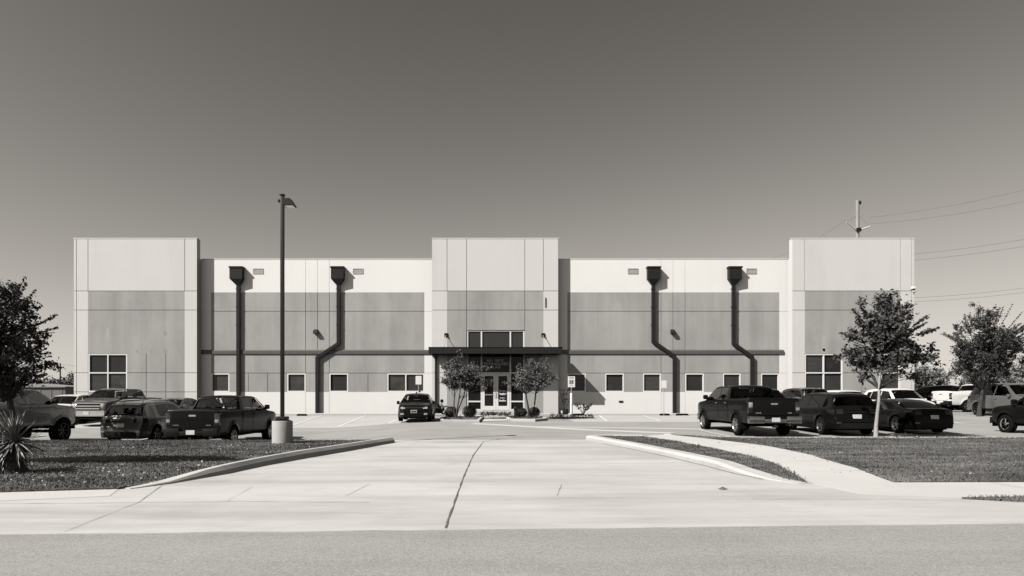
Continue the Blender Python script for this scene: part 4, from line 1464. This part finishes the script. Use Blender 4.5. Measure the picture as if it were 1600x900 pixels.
sign('parking_sign', 'white parking sign with dark wheelchair symbol on a white bollard right of the entrance', 4.96, 41.0, .46, .70, 2.17, .03, 'parking signs', True, True)
sign('parking_sign', 'small blank white sign on a thin pole by the right bent downspout', 11.05, 41.4, .34, .50, 2.02, .022, 'parking signs')
sign('parking_sign', 'small white sign showing above the roof of the black compact car', -4.95, 41.2, .38, .56, 2.28, .022, 'parking signs')
for (x, lab) in ((-12.7, 'dark wheel stop on the pavement left of the bent downspout'), (11.2, 'dark wheel stop at the foot of the thin sign pole'), (12.35, 'dark wheel stop right of the thin sign pole'), (5.5, 'short dark block beside the white bollard')):
    mb = MB(); wd = .34 if x < 12 else .42
    mb.extrude_xz([(-wd, 0), (wd, 0), (wd - .04, .1), (wd - .1, .13), (-wd + .1, .13), (-wd + .04, .1)], -.08, .08)
    o = mb.obj('wheel_stop', M_black)
    o.location = (x, 41.75, g(x, 41.75) + .02)
    tag(o, lab, 'wheel stop', 'wheel stops in front of the wall')
bo = thing('bollard', 'short dark bollard at the edge of the right planting bed', 'bollard', (1.15, 35.2, g(1.15, 35.2) + .12))
mb = MB().lathe([(0, 0), (.085, 0), (.085, .6), (.06, .64), (0, .65)], 16); mb.obj('shaft', M_dark, bo, 40)
mb = MB().lathe([(.088, .44), (.088, .52)], 16); mb.obj('collar', M_black, bo, 40)

up_ = thing('utility_pole', 'tall pale utility pole with two angled arms rising behind the right block', 'utility pole', (45.8, 80, -.3))
mb = MB(); mb.tube([(0, 0, -.5), (0, 0, 12), (0, 0, 26.7)], [.26, .24, .215], 12); mb.obj('pole', mk('pole_wood', .3, .85, .2, 3, (4, 4, .3)), up_, 40)
for sx, zz in ((-1, 23.9), (1, 23.5)):
    mb = MB(); mb.tube([(sx * .2, -.1, 22.95), (sx * 1.45, -.25, zz if sx < 0 else 23.35)], [.09, .075], 8)
    a = mb.obj('arm', mk('porcelain', .6, .4, .1), up_, 40)
    mb = MB(); mb.tube([(sx * .2, 0, 24.7), (sx * 1.4, -.25, (zz if sx < 0 else 23.4) + .05)], .012, 4); mb.obj('stay_wire', M_dark, up_)
    mb = MB().lathe([(0, -.14), (.07, -.14), (.05, -.06), (.09, 0), (.05, .06), (.07, .14), (0, .14)], 10, c=(sx * 1.5, -.25, 23.4 if sx > 0 else 23.9)); mb.obj('insulator', M_alu, up_, 40)
mb = MB(); mb.box(-.28, .28, -.42, -.2, 22.7, 23.15, .02); mb.obj('bracket', M_dark, up_)
mb = MB(); mb.box(.2, .45, -.1, .1, 26.2, 26.6, .02); mb.obj('top_bracket', M_dark, up_)


def wire(label, a, px1, py1, d1, ext=1.6, sag=.8, r=.017):
    """from point a through the sight point (px1, py1) at distance d1 and on to the next pole"""
    a = Vector(a)
    b = Vector(((px1 - 773) * d1 / F, d1, EYE + (620 - py1) * d1 / F))
    e = a + (b - a) * ext
    n = 18
    pts = []
    for i in range(n + 1):
        t = i / n
        p = a + (e - a) * t
        tb = 1 / ext
        p.z += sag * ((2 * t - 1) ** 2 - 1) - sag * ((2 * tb - 1) ** 2 - 1) * t / tb
        pts.append(p)
    mb = MB(); mb.tube(pts, r, 4)
    tag(mb.obj('power_line', mk('wire_metal', .16, .6, .1)), label, 'power line', 'power lines on the right')


wire('uppermost power line running from the pole top arm to the right edge', (47.2, 79.8, 24.2), 1600, 297, 66)
wire('second power line from the right arm of the pole to the right edge', (47.3, 79.8, 23.4), 1600, 315, 66)
wire('power line meeting the right block halfway up its pale part', (45.95, 79.6, 19.1), 1600, 374, 66)
wire('power line just below the one meeting the pale part of the right block', (45.95, 79.6, 18.4), 1600, 385, 66)
wire('power line level with the top of the oak at the right block', (45.95, 79.6, 13.9), 1600, 450, 66)
wire('lowest power line right of the right block', (45.95, 79.6, 13.45), 1600, 457, 66)
wire('power line descending left from the pole behind the recessed roof', (44.3, 79.8, 23.9), 1210, 403, 92, 1.3)

fp = thing('utility_pole', 'distant thin utility pole between the left tree and the left block', 'utility pole', (-120, 175, -.6))
mb = MB(); mb.tube([(0, 0, 0), (0, 0, 11.5)], [.22, .16], 8); mb.obj('pole', M_dark, fp)
mb = MB(); mb.box(-1.1, 1.1, -.1, .1, 10.3, 10.5); mb.obj('crossarm', M_dark, fp)
mb = MB(); mb.tube([(-120, 175, 10.6), (-108, 174.5, 9.2), (-90, 174, 8.8), (-60, 173, 10.4)], .035, 4)
tag(mb.obj('power_line', MATS['wire_metal']), 'faint power line running right from the distant thin pole', 'power line')
# distant shed and boundary wall on the left
sh = thing('shed', 'distant grey metal shed left of the building', 'shed', (-101, 140, -.6))
mb = MB(); mb.add([(-12, 0, 0), (6.1, 0, 0), (6.1, 9, 0), (-12, 9, 0), (-12, 0, 4.3), (6.1, 0, 4.3), (6.1, 9, 4.3), (-12, 9, 4.3)], [(0, 1, 5, 4), (1, 2, 6, 5), (2, 3, 7, 6), (3, 0, 4, 7)])
mb.obj('wall', mk('shed_metal', .17, .6, .15, 1., (3, 1, .2)), sh)
mb = MB(); mb.extrude_xz([(-12.3, 4.3), (6.4, 4.3), (6.4, 4.5), (-3, 5.2), (-12.3, 4.5)], -.4, 9.4); mb.obj('roof', mk('shed_roof', .3, .6, .1), sh)
for k in range(8):
    s = MB(); s.box(-11.5 + k * 2.4, -11.3 + k * 2.4, -.08, -.005, 0, 4.3); s.obj('wall_rib', MATS['shed_metal'], sh)
mb = MB(); mb.box(3.6, 4.9, -.06, -.01, 0, 2.3); mb.obj('door', M_dark, sh)
bw = thing('boundary_wall', 'distant pale low wall behind the shed', 'wall', (-110, 190, -.6))
mb = MB(); mb.box(-60, 60, 0, .4, 0, 2.4); mb.obj('wall', mk('far_wall', .2, .8, .15), bw)
mb = MB(); mb.box(-60, 60, -.05, .45, 2.401, 2.6); mb.obj('coping', mk('far_coping', .3, .8, .1), bw)

# ------------------------------------------------------------------ vegetation
M_bark = mk('bark', .06, .95, .3, 6, (1, 1, .25), fine=.3, fscale=30, bump=.6, bscale=25)
M_palebark = mk('pale_bark', .33, .9, .28, 5, (1, 1, .35), fine=.3, fscale=25, bump=.5, bscale=25)


def leafmat(name, v, rough=.55):
    m = mk(name, v, rough, .45, 2.2, spec=.35, fine=.45, fscale=13)
    return m


M_oak = leafmat('oak_leaf', .075)
M_ever = leafmat('dark_leaf', .072)
M_myrt = leafmat('small_leaf', .055)
M_crape = leafmat('crape_leaf', .13)
M_haze = leafmat('hazed_far_leaf', .19, .9)  # distance haze on the far trees is put into this paler leaf colour
M_shrub = leafmat('shrub_leaf', .04)


def leaves(centres, spread, n, size, bias=.35, asp=.55, seed=0, flat=1.0):
    r = np.random.default_rng(seed)
    C = np.repeat(np.asarray(centres, float), n, axis=0)
    N = len(C)
    d = r.normal(size=(N, 3)); d /= np.linalg.norm(d, axis=1)[:, None]
    C = C + d * (np.abs(r.normal(size=(N, 1))) * spread * .62) * np.array([1, 1, flat])
    nrm = r.normal(size=(N, 3)) + np.array([0, 0, bias]); nrm /= np.linalg.norm(nrm, axis=1)[:, None]
    a = np.cross(nrm, r.normal(size=(N, 3))); a /= np.linalg.norm(a, axis=1)[:, None] + 1e-9
    b = np.cross(nrm, a)
    s = size * r.uniform(.6, 1.3, (N, 1))
    fold = nrm * s * .16
    V = np.stack([C - a * s * .5, C + b * s * asp * .5 + fold, C + a * s * .5, C - b * s * asp * .5 + fold], 1).reshape(-1, 3)
    i = np.arange(N)[:, None] * 4
    Fc = np.concatenate([np.hstack([i, i + 1, i + 2]), np.hstack([i, i + 2, i + 3])])
    return V, Fc


def tree(name, label, base, crown, rad, ncl, nl, lsize, spread, bark, leafm, th=(.09, .05), stems=1, seed=1, group=None, lump=.3, flat=1., asp=.55, splay=.25, low=-1., cone=0., shoots=0):
    """crown: centre relative to the base; rad: its half axes"""
    rr = random.Random(seed)
    root = thing(name, label, 'tree', base, 0, group)
    cc, rd = Vector(crown), Vector(rad)
    cl = []
    tries = 0
    while len(cl) < ncl and tries < ncl * 60:
        tries += 1
        d = Vector((rr.gauss(0, 1), rr.gauss(0, 1), rr.gauss(0, 1))).normalized()
        k = rr.random() ** .42 * (1 + lump * 1.6 * noise.noise(d * 1.7 + Vector((seed * 3.1, 0, 0))))
        if d.z * k < low:
            continue
        q = 1 - cone * (d.z * k)
        p = Vector((d.x * rd.x * k * q, d.y * rd.y * k * q, d.z * rd.z * k))
        cl.append(cc + p)
    mbt, mbb = MB(), MB()
    trunks = []
    top = Vector((cc.x, cc.y, cc.z + rd.z * .55))
    for s in range(stems):
        a = 2 * PI * s / max(1, stems) + .7
        b0 = Vector((math.cos(a), math.sin(a), 0)) * (.05 * (stems > 1))
        tp = top + Vector((math.cos(a), math.sin(a), 0)) * (splay * rd.x if stems > 1 else 0)
        path = []
        for i in range(11):
            t = i / 10
            p = b0.lerp(tp, t) if stems == 1 else b0 + (tp - b0) * t + Vector((math.cos(a), math.sin(a), 0)) * (.12 * math.sin(PI * t))
            p = p + Vector((noise.noise(Vector((t * 3, seed, s))), noise.noise(Vector((t * 3, seed + 9, s))), 0)) * .12 * (t > 0)
            path.append(p)
        path[0].z -= .1
        ra = [th[0] * (1.35 if i == 0 else 1.) * (1 - t) + .012 * t for i, t in enumerate(np.linspace(0, 1, 11))]
        mbt.tube(path, ra, 9)
        trunks.append(path)
    for p in cl:
        tr = min(trunks, key=lambda t: min((q - p).length for q in t))
        cand = [q for q in tr[2:] if q.z < p.z - .12 * rd.z and q.z > cc.z - rd.z * .62]
        s = min(cand, key=lambda q: (q - p).length) if cand else tr[max(3, int(10 * (cc.z - rd.z) / top.z))]
        m = s.lerp(p, .5) + Vector((rr.uniform(-.1, .1), rr.uniform(-.1, .1), rr.uniform(0, .12))) * rd.x * .6
        w_ = th[1] * rr.uniform(.3, .6)
        mbb.tube([s, m, p], [w_, w_ * .6, .006], 5, cap=False)
    shoot_pts = []
    for k in range(shoots):                              # long shoots that break the outline
        d = Vector((rr.gauss(0, 1), rr.gauss(0, 1), abs(rr.gauss(0, .9)) + .1)).normalized()
        a = cc + Vector((d.x * rd.x, d.y * rd.y, d.z * rd.z)) * .72
        b = cc + Vector((d.x * rd.x, d.y * rd.y, d.z * rd.z)) * rr.uniform(1.0, 1.28) + Vector((.12, 0, .18)) * rd.x * .5
        mbb.tube([a, a.lerp(b, .6), b], [.012, .008, .004], 4, cap=False)
        shoot_pts += [a.lerp(b, t) for t in np.linspace(.15, 1, 9)]
    mbt.obj('trunk', bark, root, 60)
    mbb.obj('branch', M_bark, root, 60)
    # tufts: a cluster centre and a few points strung along its twig
    pts = []
    for p in cl:
        out_ = (p - cc)
        out_.z *= .6
        for k in range(3):
            pts.append(p + out_.normalized() * rr.uniform(-.5, .35) * spread * 2 + Vector((rr.gauss(0, 1), rr.gauss(0, 1), rr.gauss(0, .7))) * spread * .5)
    V, Fc = leaves([tuple(p) for p in pts], spread, nl // 3, lsize, seed=seed, flat=flat, asp=asp)
    if shoot_pts:
        V2, F2 = leaves([tuple(p) for p in shoot_pts], .07, 7, lsize * .85, seed=seed + 5, asp=asp)
        Fc = np.concatenate([Fc, F2 + len(V)]); V = np.concatenate([V, V2])
    me = np_mesh('crown', V, Fc)
    put('crown', me, leafm, root)
    return root


tree('oak_tree', 'small broadleaf oak with pale leaning trunk at the edge of the right lawn', (13.66, 22.7, gl(13.6, 22.7) - .02), (.34, 0, 3.45), (1.28, 1.25, 1.5), 150, 54, .15, .2, M_palebark, M_oak, (.07, .05), seed=4, lump=.42, cone=.34, low=-.88, shoots=14)
tree('elm_tree', 'upswept feathery tree on the far island near the right edge', (28.75, 37.6, g(28.75, 37.6)), (.5, 0, 3.9), (2.1, 2.0, 2.1), 250, 96, .12, .22, M_bark, M_myrt, (.13, .07), seed=11, lump=.35, cone=.1, low=-.7, shoots=46)
tree('oak_tree', 'dark bushy tree cut off by the left edge in front of the grey pickup', (-16.3, 21.6, .05), (-.95, .2, 3.5), (1.6, 1.75, 2.1), 270, 78, .13, .23, M_bark, M_ever, (.13, .07), seed=21, lump=.3, cone=.42, low=-.86, shoots=26)
tree('crape_myrtle', 'small many stemmed tree left of the glass entrance doors', (-2.2, 35.7, .42), (.42, 0, 2.25), (1.28, 1.2, .95), 160, 51, .11, .18, M_bark, M_crape, (.045, .035), stems=3, seed=31, lump=.6, low=-.6, group='small trees flanking the entrance')
tree('crape_myrtle', 'small many stemmed tree right of the glass entrance doors', (2.02, 36.1, .42), (.15, 0, 2.2), (1.22, 1.2, .85), 165, 51, .11, .18, M_bark, M_crape, (.07, .04), stems=2, seed=35, lump=.6, low=-.6, splay=.4, group='small trees flanking the entrance')
# tree standing outside the picture on the left, whose shadow lies across the left lawn
tree('oak_tree', 'spreading tree outside the picture at the left', (-14.9, 11.6, .03), (0, 0, 6.2), (2.7, .55, .5), 230, 66, .17, .2, M_bark, M_ever, (.1, .06), seed=41, lump=.2)
# wood on the right and trees far left
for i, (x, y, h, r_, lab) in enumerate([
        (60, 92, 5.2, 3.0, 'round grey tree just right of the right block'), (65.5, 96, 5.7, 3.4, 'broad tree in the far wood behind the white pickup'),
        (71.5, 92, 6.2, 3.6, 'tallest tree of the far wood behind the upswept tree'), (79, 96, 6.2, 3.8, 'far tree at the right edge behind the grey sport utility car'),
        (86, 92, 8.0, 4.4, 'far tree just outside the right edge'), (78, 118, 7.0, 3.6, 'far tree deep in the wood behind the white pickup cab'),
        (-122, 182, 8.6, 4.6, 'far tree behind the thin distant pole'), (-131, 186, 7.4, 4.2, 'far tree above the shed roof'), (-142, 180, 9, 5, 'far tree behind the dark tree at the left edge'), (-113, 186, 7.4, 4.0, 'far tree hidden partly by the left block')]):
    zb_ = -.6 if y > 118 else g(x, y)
    tree('background_tree', lab, (x, y, zb_), (0, 0, h * .56), (r_, r_, h * .46), 70, 60, .42 if y < 130 else .6, .75 if y < 130 else 1.0, M_bark, M_haze, (.22, .12), seed=50 + i, group='trees of the far wood', lump=.3)


def shrub(label, x, y, z, r, m=M_shrub, seed=0, sq=.85, n=900, group='clipped round shrubs at the entrance'):
    root = thing('shrub', label, 'shrub', (x, y, z), 0, group)
    mb = MB(); mb.ball((0, 0, r * sq * .9), r * .86, 16, 10, (1, 1, sq), .15, seed)
    mb.obj('foliage_core', m, root, 60)
    rr = np.random.default_rng(seed)
    d = rr.normal(size=(n, 3)); d /= np.linalg.norm(d, axis=1)[:, None]
    c = d * r * rr.uniform(.84, 1.02, (n, 1)) * np.array([1, 1, sq]) + np.array([0, 0, r * sq * .9])
    c = c[c[:, 2] > .02]
    V, Fc = leaves(c, .02, 1, .07, seed=seed + 1)
    put('foliage', np_mesh('foliage', V, Fc), m, root)
    return root


shrub('clipped round shrub left of the left entrance tree trunk', -2.55, 37.0, .40, .40, seed=1)
shrub('clipped round shrub between the left entrance tree and the doors', -1.45, 36.6, .42, .42, seed=2)
shrub('clipped round shrub between the dark bollard and the right entrance tree', 1.55, 36.8, .42, .34, seed=3)
shrub('clipped round shrub behind the right entrance tree trunk', 2.3, 37.2, .42, .36, seed=4)

# yucca on the left lawn: every leaf a part
yx, yy = -9.9, 13.0
yz = gl(yx, yy) - .02
yuc = thing('yucca', 'spiky yucca with a shaggy stem on the left lawn', 'yucca', (yx, yy, yz))
mb = MB(); mb.tube([(0, 0, -.05), (.02, 0, .3), (.0, .02, .62)], [.24, .19, .14], 10); mb.obj('stem', M_bark, yuc, 60)
lv = []
M_yl = mk('yucca_leaf', .25, .45, .3, 3., spec=.4)
for kind in range(3):
    l = .70 - .06 * kind
    mb = MB()
    n = 6
    for i in range(n + 1):
        t = i / n
        wd = .026 * (1 - t ** 2.2) + .001
        zz = .02 + l * t * .05 - (.10 + .12 * kind) * l * t * t
        mb.v += [(l * t, -wd, zz + .007), (l * t, 0, zz), (l * t, wd, zz + .007)]
    for i in range(n):
        for k in (0, 1):
            a = i * 3 + k
            mb.f.append((a, a + 1, a + 4, a + 3))
    me = mb.mesh('leaf', 60)
    me.materials.append(M_yl)
    lv.append(me)
ry = random.Random(3)
for (ox, oz, nn) in ((.06, .60, 200), (-.36, .40, 85)):
    for i in range(nn):
        el = R(ry.uniform(-38, 88)) if i > 14 else R(ry.uniform(-60, -20))
        o = put('leaf', lv[0 if el > .5 else ry.choice((1, 2))], None, yuc, (ox + ry.uniform(-.03, .03), ry.uniform(-.03, .03), oz + ry.uniform(-.05, .05)))
        o.rotation_euler = (ry.uniform(-.4, .4), -el, ry.uniform(0, 2 * PI))
        k = ry.uniform(.75, 1.08)
        o.scale = (k, 1, 1)
# dead leaves hanging round the stem
V, Fc = leaves([(.2 * math.cos(a), .2 * math.sin(a), h) for a in np.linspace(0, 6.2, 12) for h in (.12, .3, .48)], .06, 8, .2, asp=.14, seed=77)
put('dead_leaves', np_mesh('dead_leaves', V, Fc), mk('dead_leaf', .10, .9, .4, 8.), yuc)['kind'] = 'stuff'


# grass and ground cover
def blades(name, poly, n, zf, m, h=(.018, .05), seed=0, wd=.011, x0=None, x1=None, kind='stuff'):
    r = np.random.default_rng(seed)
    xs = [p[0] for p in poly]; ys = [p[1] for p in poly]
    lo, hi = max(min(xs), x0 if x0 is not None else -1e9), min(max(xs), x1 if x1 is not None else 1e9)
    P = np.column_stack([r.uniform(lo, hi, n), r.uniform(min(ys), max(ys), n)])
    k = np.zeros(n, bool)
    j = len(poly) - 1
    for i in range(len(poly)):
        xi, yi, xj, yj = *poly[i], *poly[j]
        c = ((yi > P[:, 1]) != (yj > P[:, 1]))
        with np.errstate(divide='ignore', invalid='ignore'):
            k ^= c & (P[:, 0] < (xj - xi) * (P[:, 1] - yi) / ((yj - yi) if yj != yi else 1e-9) + xi)
        j = i
    P = P[k]
    N = len(P)
    P = P + r.normal(size=(N, 2)) * .04
    z = np.array([zf(a, b) for a, b in P])
    cl = np.array([noise.noise(Vector((a * 1.3, b * 1.9, 0))) for a, b in P])
    hh = r.uniform(h[0], h[1], N) * (1 + .5 * cl)
    a = r.uniform(0, 2 * PI, N)
    ww = wd * r.uniform(.6, 1.4, N)
    lean = r.normal(size=(N, 2)) * hh[:, None] * .8
    B1 = np.column_stack([P[:, 0] - np.cos(a) * ww, P[:, 1] - np.sin(a) * ww, z - .01])
    B2 = np.column_stack([P[:, 0] + np.cos(a) * ww, P[:, 1] + np.sin(a) * ww, z - .01])
    Tp = np.column_stack([P[:, 0] + lean[:, 0], P[:, 1] + lean[:, 1], z + hh])
    V = np.stack([B1, B2, Tp], 1).reshape(-1, 3)
    o = put(name, np_mesh(name, V, np.arange(N * 3).reshape(-1, 3)), m)
    return struct(o, kind)


blades('grass', LAWN_L, 150000, gl, M_grass, seed=1, x0=-20)
blades('grass', LAWN_R, 190000, gl, M_grass, seed=2, x1=25)
blades('grass', STRIP_R, 26000, lambda x, y: max(gl(x, y) - .02, g(x, y) + .015), M_grass, seed=3)
blades('grass', PATCH_R, 12000, lambda x, y: .035, M_grass, seed=4, x1=16)
M_cover = leafmat('cover_leaf', .06)
r0 = np.random.default_rng(5)
for nm, x0, x1, y0, y1, n, zz in (('ground_cover', -.85, .95, 38.4, 39.4, 110, .52), ('ground_cover', 3.3, 5.9, 37.2, 38.6, 60, .42), ('ground_cover', -2.6, -.95, 33.6, 36, 16, .45), ('ground_cover', 1.1, 2.5, 34.4, 36, 18, .45)):
    c = np.column_stack([r0.uniform(x0, x1, n), r0.uniform(y0, y1, n), zz + r0.uniform(-.05, .12, n)])
    V, Fc = leaves(c, .12, 16, .07, seed=int(n))
    struct(put(nm, np_mesh(nm, V, Fc), M_cover), 'stuff')


def leggy(label, x, y, z, h, seed, n=9, spread=.45, m=M_myrt):
    """open shrub of a few stems with broad leaves"""
    rr = random.Random(seed)
    root = thing('shrub', label, 'shrub', (x, y, z), 0, 'loose shrubs by the walls')
    mb = MB()
    tips = []
    for i in range(n):
        a = rr.uniform(0, 2 * PI)
        t = Vector((math.cos(a) * spread * rr.uniform(.3, 1), math.sin(a) * spread * rr.uniform(.3, 1), h * rr.uniform(.55, 1)))
        mb.tube([(0, 0, 0), t * .5 + Vector((0, 0, .1)), t], [.016, .011, .005], 5)
        tips += [t, t * .8 + Vector((0, 0, .05)), t * .62]
    mb.obj('stem', M_bark, root)
    V, Fc = leaves([tuple(t) for t in tips], .08, 14, .11, seed=seed)
    put('foliage', np_mesh('foliage', V, Fc), m, root)


leggy('loose sapling behind the roof of the black compact car', -4.75, 41.4, .38, 1.7, 3, 8, .55)
leggy('loose sapling against the shaded wall left of the white bollard', 4.55, 41.6, .38, 1.75, 5, 9, .5)
leggy('low spreading shrub right of the white bollard', 5.9, 42.2, .38, .85, 6, 12, .75)
leggy('low shrub behind the crouching person', -4.0, 42.3, .42, .7, 8, 14, .35)
mb = MB(); mb.box(4.3, 4.95, 42.6, 42.9, .42, .78, .03)
o = tag(mb.obj('utility_box', M_dark, smooth=30), 'low dark utility box against the shaded wall by the sapling', 'utility box')
o2 = MB(); o2.box(4.45, 4.55, 42.585, 42.598, .48, .68); o2.obj('label_plate', M_frame, o)
mb = MB(); mb.box(-4.78, -4.4, 40.6, 40.9, .4, .95, .02)
tag(mb.obj('utility_box', M_alu, smooth=30), 'grey upright utility box beside the black compact car', 'utility box')
o = MB().add([(-.09, 0, .01), (0, -.05, .03), (.1, .0, .012), (.02, .06, .04), (0, 0, .015)], [(0, 1, 4), (1, 2, 4), (2, 3, 4), (3, 0, 4)]).obj('fallen_leaf', mk('dead_leaf', .1), None)
o.location = (3.92, 10.9, g(3.92, 10.9) + .004)
tag(o, 'curled dead leaf lying on the bare driveway', 'leaf')


# fallen leaves and litter on the lawns
r0 = np.random.default_rng(15)
for (x0, x1, y0, y1, n, zz, sz) in ((-11.5, -6.4, 10.9, 14.5, 170, .07, .06), (-11, -5.5, 14.5, 20, 90, .12, .06), (6.9, 16, 12.5, 21, 110, .17, .05), (12.6, 18.5, 21.75, 22.15, 110, .2, .07)):
    c = np.column_stack([r0.uniform(x0, x1, n), r0.uniform(y0, y1, n), np.full(n, zz)])
    c[:, 2] = [gl(a, b) + .035 for a, b in c[:, :2]]
    V, Fc = leaves(c, .001, 1, sz, bias=3., asp=.7, seed=int(n))
    struct(put('leaf_litter', np_mesh('leaf_litter', V, Fc), mk('litter', .36, .8, .45, 9.)), 'stuff')
# ------------------------------------------------------------------ crouching person
def skin(name, joints, bones, m, parent, sub=2):
    """joints: name -> (x, y, z, radius)"""
    names = list(joints)
    me = bpy.data.meshes.new(name)
    me.from_pydata([joints[k][:3] for k in names], [(names.index(a), names.index(b)) for a, b in bones], [])
    o = bpy.data.objects.new(name, me)
    COL.objects.link(o)
    o.modifiers.new('skin', 'SKIN').use_smooth_shade = True
    for i, k in enumerate(names):
        s = me.skin_vertices[0].data[i]
        r = joints[k][3]
        s.radius = (r, r) if not isinstance(r, tuple) else r
        s.use_root = i == 0
    sb = o.modifiers.new('sub', 'SUBSURF'); sb.levels = sub; sb.render_levels = sub
    bpy.context.view_layer.update()
    nm = bpy.data.meshes.new_from_object(o.evaluated_get(bpy.context.evaluated_depsgraph_get()))
    bpy.data.objects.remove(o)
    nm.polygons.foreach_set('use_smooth', [True] * len(nm.polygons))
    return put(name, nm, m, parent)


M_skin = mk('skin', .26, .6, .05)
pe = thing('person', 'person with dark hair crouching by the wall in pale shirt and dark trousers', 'person', (-3.63, 42.6, .42))
J = dict(pelvis=(-.10, 0, .25, .12), belly=(-.12, 0, .38, .115), chest=(-.05, 0, .56, .125), neck0=(.04, 0, .70, .055), neck=(.07, 0, .75, .05), head0=(.10, 0, .82, .075), head1=(.105, 0, .90, .085), head2=(.10, 0, .96, .06),
         chin=(.165, 0, .80, .028), nose=(.195, 0, .87, .014))
Bn = [('pelvis', 'belly'), ('belly', 'chest'), ('chest', 'neck0'), ('neck0', 'neck'), ('neck', 'head0'), ('head0', 'head1'), ('head1', 'head2'), ('head0', 'chin'), ('head1', 'nose')]
for s, nm in ((-1, 'r'), (1, 'l')):
    e = .06 * (s > 0)
    J.update({nm + 'sh': (-.01, s * .17, .63, .06), nm + 'el': (.13 + e, s * .22, .47 + e, .042), nm + 'wr': (.34 + e, s * .15, .50 + e, .028), nm + 'pa': (.40 + e, s * .14, .50 + e, .03),
              nm + 'hip': (-.07, s * .10, .22, .09), nm + 'kn': (.24, s * .16, .44, .062), nm + 'an': (.06, s * .13, .09, .042), nm + 'to': (.25, s * .15, .035, .035)})
    Bn += [('chest', nm + 'sh'), (nm + 'sh', nm + 'el'), (nm + 'el', nm + 'wr'), (nm + 'wr', nm + 'pa'), ('pelvis', nm + 'hip'), (nm + 'hip', nm + 'kn'), (nm + 'kn', nm + 'an'), (nm + 'an', nm + 'to')]
    for q, (dy, ln) in enumerate(((-.027, .065), (-.009, .075), (.009, .07), (.027, .055))):
        J[nm + 'f%d' % q] = (.42 + e + ln * .6, s * .14 + dy, .495 + e, .009)
        J[nm + 'g%d' % q] = (.42 + e + ln, s * .14 + dy, .47 + e, .008)
        Bn += [(nm + 'pa', nm + 'f%d' % q), (nm + 'f%d' % q, nm + 'g%d' % q)]
    J[nm + 'th'] = (.40 + e, s * .14 - s * .045, .485 + e, .010)
    Bn.append((nm + 'pa', nm + 'th'))
skin('body', J, Bn, M_skin, pe)
S = {k: (*J[k][:3], J[k][3] + .022) for k in ('pelvis', 'belly', 'chest', 'neck0')}
SB = [('pelvis', 'belly'), ('belly', 'chest'), ('chest', 'neck0')]
for nm in 'rl':
    S[nm + 'sh'] = (*J[nm + 'sh'][:3], .078)
    S[nm + 'el'] = (*J[nm + 'el'][:3], .056)
    SB += [('chest', nm + 'sh'), (nm + 'sh', nm + 'el')]
skin('shirt', S, SB, mk('shirt_cloth', .30, .9, .1, 12), pe)
S = {'pelvis': (-.10, 0, .22, .15)}
SB = []
for nm in 'rl':
    for k, r in (('hip', .115), ('kn', .083), ('an', .06)):
        S[nm + k] = (*J[nm + k][:3], r)
    SB += [('pelvis', nm + 'hip'), (nm + 'hip', nm + 'kn'), (nm + 'kn', nm + 'an')]
skin('trousers', S, SB, mk('trouser_cloth', .016, .9, .1, 12), pe)
for s in (-1, 1):
    mb = MB(); mb.ball((.17, s * .14, .045), .06, 12, 8, (2.0, .8, .75)); mb.obj('shoe', M_black, pe, 60)
    mb = MB(); mb.ball((.175, s * .034, .885), .011, 8, 6); mb.obj('eye', M_black, pe, 60)
    mb = MB(); mb.ball((.09, s * .088, .87), .026, 10, 7, (.7, .4, 1.1)); mb.obj('ear', M_skin, pe, 60)
mb = MB(); mb.ball((.075, 0, .905), .115, 18, 12, (.98, .92, .98), .1, 2.); mb.obj('hair', M_black, pe, 60)
mb = MB(); mb.box(-.30, -.16, -.14, .06, .20, .30, .04); mb.obj('shirt_tail', M_frame, pe, 40)
